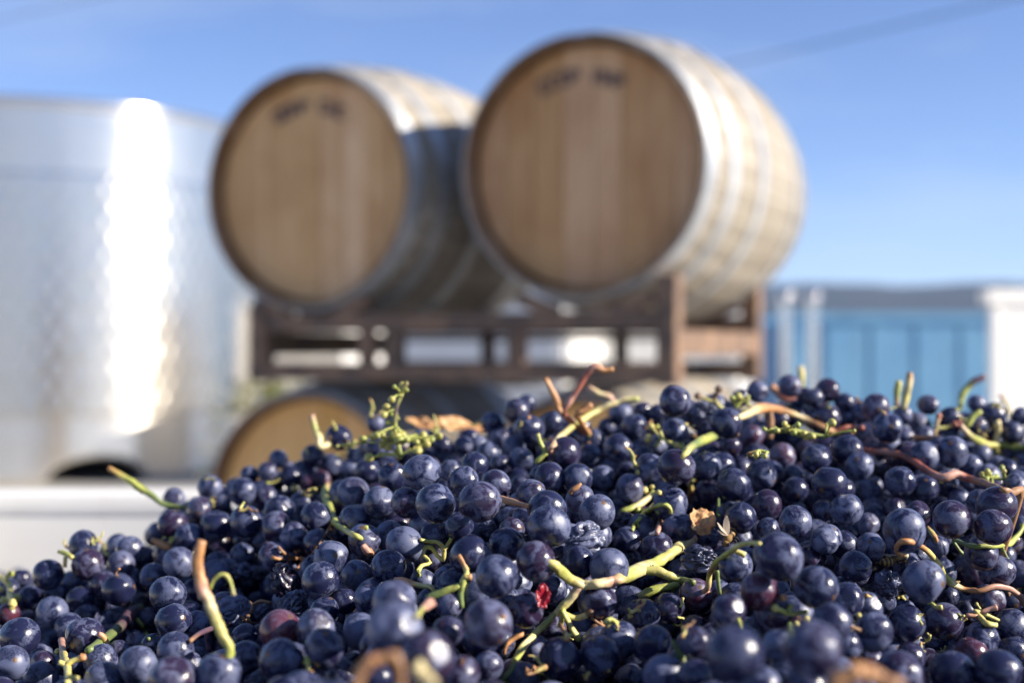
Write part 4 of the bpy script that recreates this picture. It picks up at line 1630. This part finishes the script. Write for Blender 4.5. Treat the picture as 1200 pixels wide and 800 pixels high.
def make_bee(label, px, py, dep, rot, wings):
    t = thing('bee', label, 'bee', P(px, py, dep))
    t.rotation_euler = rot
    L = [[], []]
    ellip(L, (0, 0, 0), (0.0021, 0.0019, 0.0018))
    th = link('thorax', mesh('thorax', L[0], L[1], True), M['bee_fuzz'], t)
    L = [[], []]
    ellip(L, (0, 0, 0), (0.0038, 0.0021, 0.0020))
    ab = link('abdomen', mesh('abdomen', L[0], L[1], True), M['bee_abd'], t)
    ab.location = (0.0050, 0, -0.0004)
    L = [[], []]
    ellip(L, (-0.0029, 0, -0.0003), (0.0012, 0.0017, 0.0015))
    hd = link('head', mesh('head', L[0], L[1], True), M['bee_fuzz'], t)
    for s in (-1, 1):
        L = [[], []]
        ellip(L, (-0.0032, s * 0.0014, 0.0001), (0.0006, 0.0005, 0.0009))
        link('eye', mesh('eye', L[0], L[1], True), M['ink'], hd)
    for (ry, rz, ln) in wings:
        o = link('wing', wing_mesh(ln, 0.0030), M['wing'], t)
        o.location = (0.0004, 0, 0.0016)
        o.rotation_euler = (0.3, ry, rz)
    for s in (-1, 1):
        for k in range(3):
            x = -0.0012 + 0.0012 * k
            me = tube_mesh([Vector((x, s * 0.0014, -0.0008)), Vector((x + 0.0006 * (k - 1), s * 0.0034, 0.0002)), Vector((x + 0.0014 * (k - 1), s * 0.0044, -0.0028))],
                           [0.00032, 0.00028, 0.00018], 6, None, 'leg', 2)
            link('leg', me, M['ink'], t)
    return t


def fd_or(xs_, ys_, d):
    f = [front_depth(x, y) for x in xs_ for y in ys_]
    f = [q for q in f if q is not None]
    return min(f) if f else d


make_bee('bee with raised clear wings head down beside the crumpled dry leaf', 853, 631, fd_or((842, 848, 853, 858), (612, 622, 632), 0.55) - 0.001, (R(10), R(-35), R(60)),
         [(R(-58), R(100), 0.0085), (R(-65), R(20), 0.0090), (R(-40), R(120), 0.006)])
make_bee('fuzzy brown bee crouching under the curled end of the orange stem', 1052, 655, fd_or((1036, 1044, 1052, 1060), (650, 657, 662), 0.55) - 0.001, (R(0), R(6), R(196)),
         [(R(-10), R(24), 0.0080), (R(-12), R(-22), 0.0080)])


# fine scraps of pedicel and dry flower scattered over the berries
SC_ME = []
rs = random.Random(5)
for k in range(16):
    n_ = rs.randint(3, 4)
    pts = [Vector((0, 0, 0))]
    dirv = Vector((rs.uniform(-1, 1), rs.uniform(-0.4, 0.4), rs.uniform(-1, 1))).normalized()
    for j in range(n_):
        dirv = (dirv + Vector((rs.uniform(-.7, .7), rs.uniform(-.4, .4), rs.uniform(-.7, .7)))).normalized()
        pts.append(pts[-1] + dirv * rs.uniform(0.9, 1.5))
    cs = [CO[c] for c in rs.choice(('yygyo', 'gyyyo', 'oybbd', 'yooyy', 'dbbod', 'yykyo', 'ggyyy', 'yyyyg', 'gygyd'))][:n_ + 1]
    rr_ = [rs.uniform(0.24, 0.42) for _ in pts]
    rr_[0] *= 1.5
    bmj = bmesh.new()
    bmj.from_mesh(tube_mesh(pts, rr_, 8, cs, 'pedicel_scrap', 3, 0.45, 50 + k))
    for _b in range(rs.randint(0, 3)):          # short side stubs
        j = rs.randint(0, n_ - 1)
        dv_ = Vector((rs.uniform(-1, 1), rs.uniform(-.5, .5), rs.uniform(-1, 1))).normalized()
        sp_ = [pts[j], pts[j] + dv_ * 0.7, pts[j] + dv_ * 1.3 + Vector((0, 0, rs.uniform(-.4, .4)))]
        bmj.from_mesh(tube_mesh(sp_, [0.26, 0.2, 0.34], 7, [cs[j]] * 2 + [CO[rs.choice('ybod')]], 'pedicel_scrap', 3, 0.4, 80 + k + _b))
    sm = bpy.data.meshes.new('pedicel_scrap')
    bmj.to_mesh(sm)
    bmj.free()
    sm.materials.append(M['stem'])
    SC_ME.append((sm, cs))
made = 0
for _ in range(4000):
    if made >= 140:
        break
    px, py = rs.uniform(5, 1195), rs.uniform(470, 790)
    fd_ = front_depth(px, py)
    if fd_ is None:
        continue
    # only where two berries meet
    near = np.sort(((AU - px) ** 2 + (AV - py) ** 2) / AQ ** 2)[:2]
    if near[0] < 0.5:
        continue
    o = link('pedicel_scrap', rs.choice(SC_ME)[0])
    s_ = rs.uniform(0.0011, 0.0023)
    o.scale = (s_, s_, s_)
    o.location = P(px, py, fd_ - 0.0008)
    o.rotation_euler = (rs.uniform(-.5, .5), rs.uniform(0, 6.3), rs.uniform(-.5, .5))
    o['label'] = 'tiny scrap of pale dried pedicel caught between dark grapes'
    o['category'] = 'scrap'
    o['group'] = 'scraps of pedicel scattered over the heap'
    made += 1

# a berry that touches a stem is told by it
for i in single:
    kind = KIND[i] if i < NL else 'n'
    GRAPE_OBJ[i]['label'] = G_LAB[kind]
    best = None
    for lab, pts in LAND:
        dd = min(math.hypot(p[0] - AU[i], p[1] - AV[i]) for p in pts) / AQ[i]
        if dd < 2.3 and (best is None or dd < best[0]):
            best = (dd, lab)
    if best:
        words = best[1].split()[:9]
        while words[-1] in ('with', 'a', 'and', 'over', 'the', 'of', 'to', 'in', 'under', 'between', 'at', 'on', 'behind', 'before', 'from', 'out', 'thin',
                            'dark', 'by', 'beside', 'two', 'its', 'short', 'round', 'across', 'standing', 'lying', 'sunk', 'pale', 'long', 'spindly'):
            words.pop()
        GRAPE_OBJ[i]['label'] = {'n': 'dark blue grape', 'r': 'reddish purple grape', 'w': 'shrivelled dark grape'}[kind] + \
            (' touching the ' if best[0] < 1.12 else ' near the ') + ' '.join(words)

# ------------------------------------------------------------------ air
hb = box_bm(5040, 5040, 124, (0, 0, 61))
hz_m = bpy.data.materials.new('pale blue air')
hz_m.use_nodes = True
hn, hl = hz_m.node_tree.nodes, hz_m.node_tree.links
hn.clear()
ho = hn.new('ShaderNodeOutputMaterial')
hv = hn.new('ShaderNodeVolumePrincipled')
hv.inputs['Color'].default_value = (0.40, 0.58, 1.0, 1)
hv.inputs['Density'].default_value = 0.00014
hl.new(hv.outputs['Volume'], ho.inputs['Volume'])
link('haze', bm_mesh('haze', hb), hz_m, None, kind='stuff', label='thin pale blue air over the whole yard and hills', category='haze')
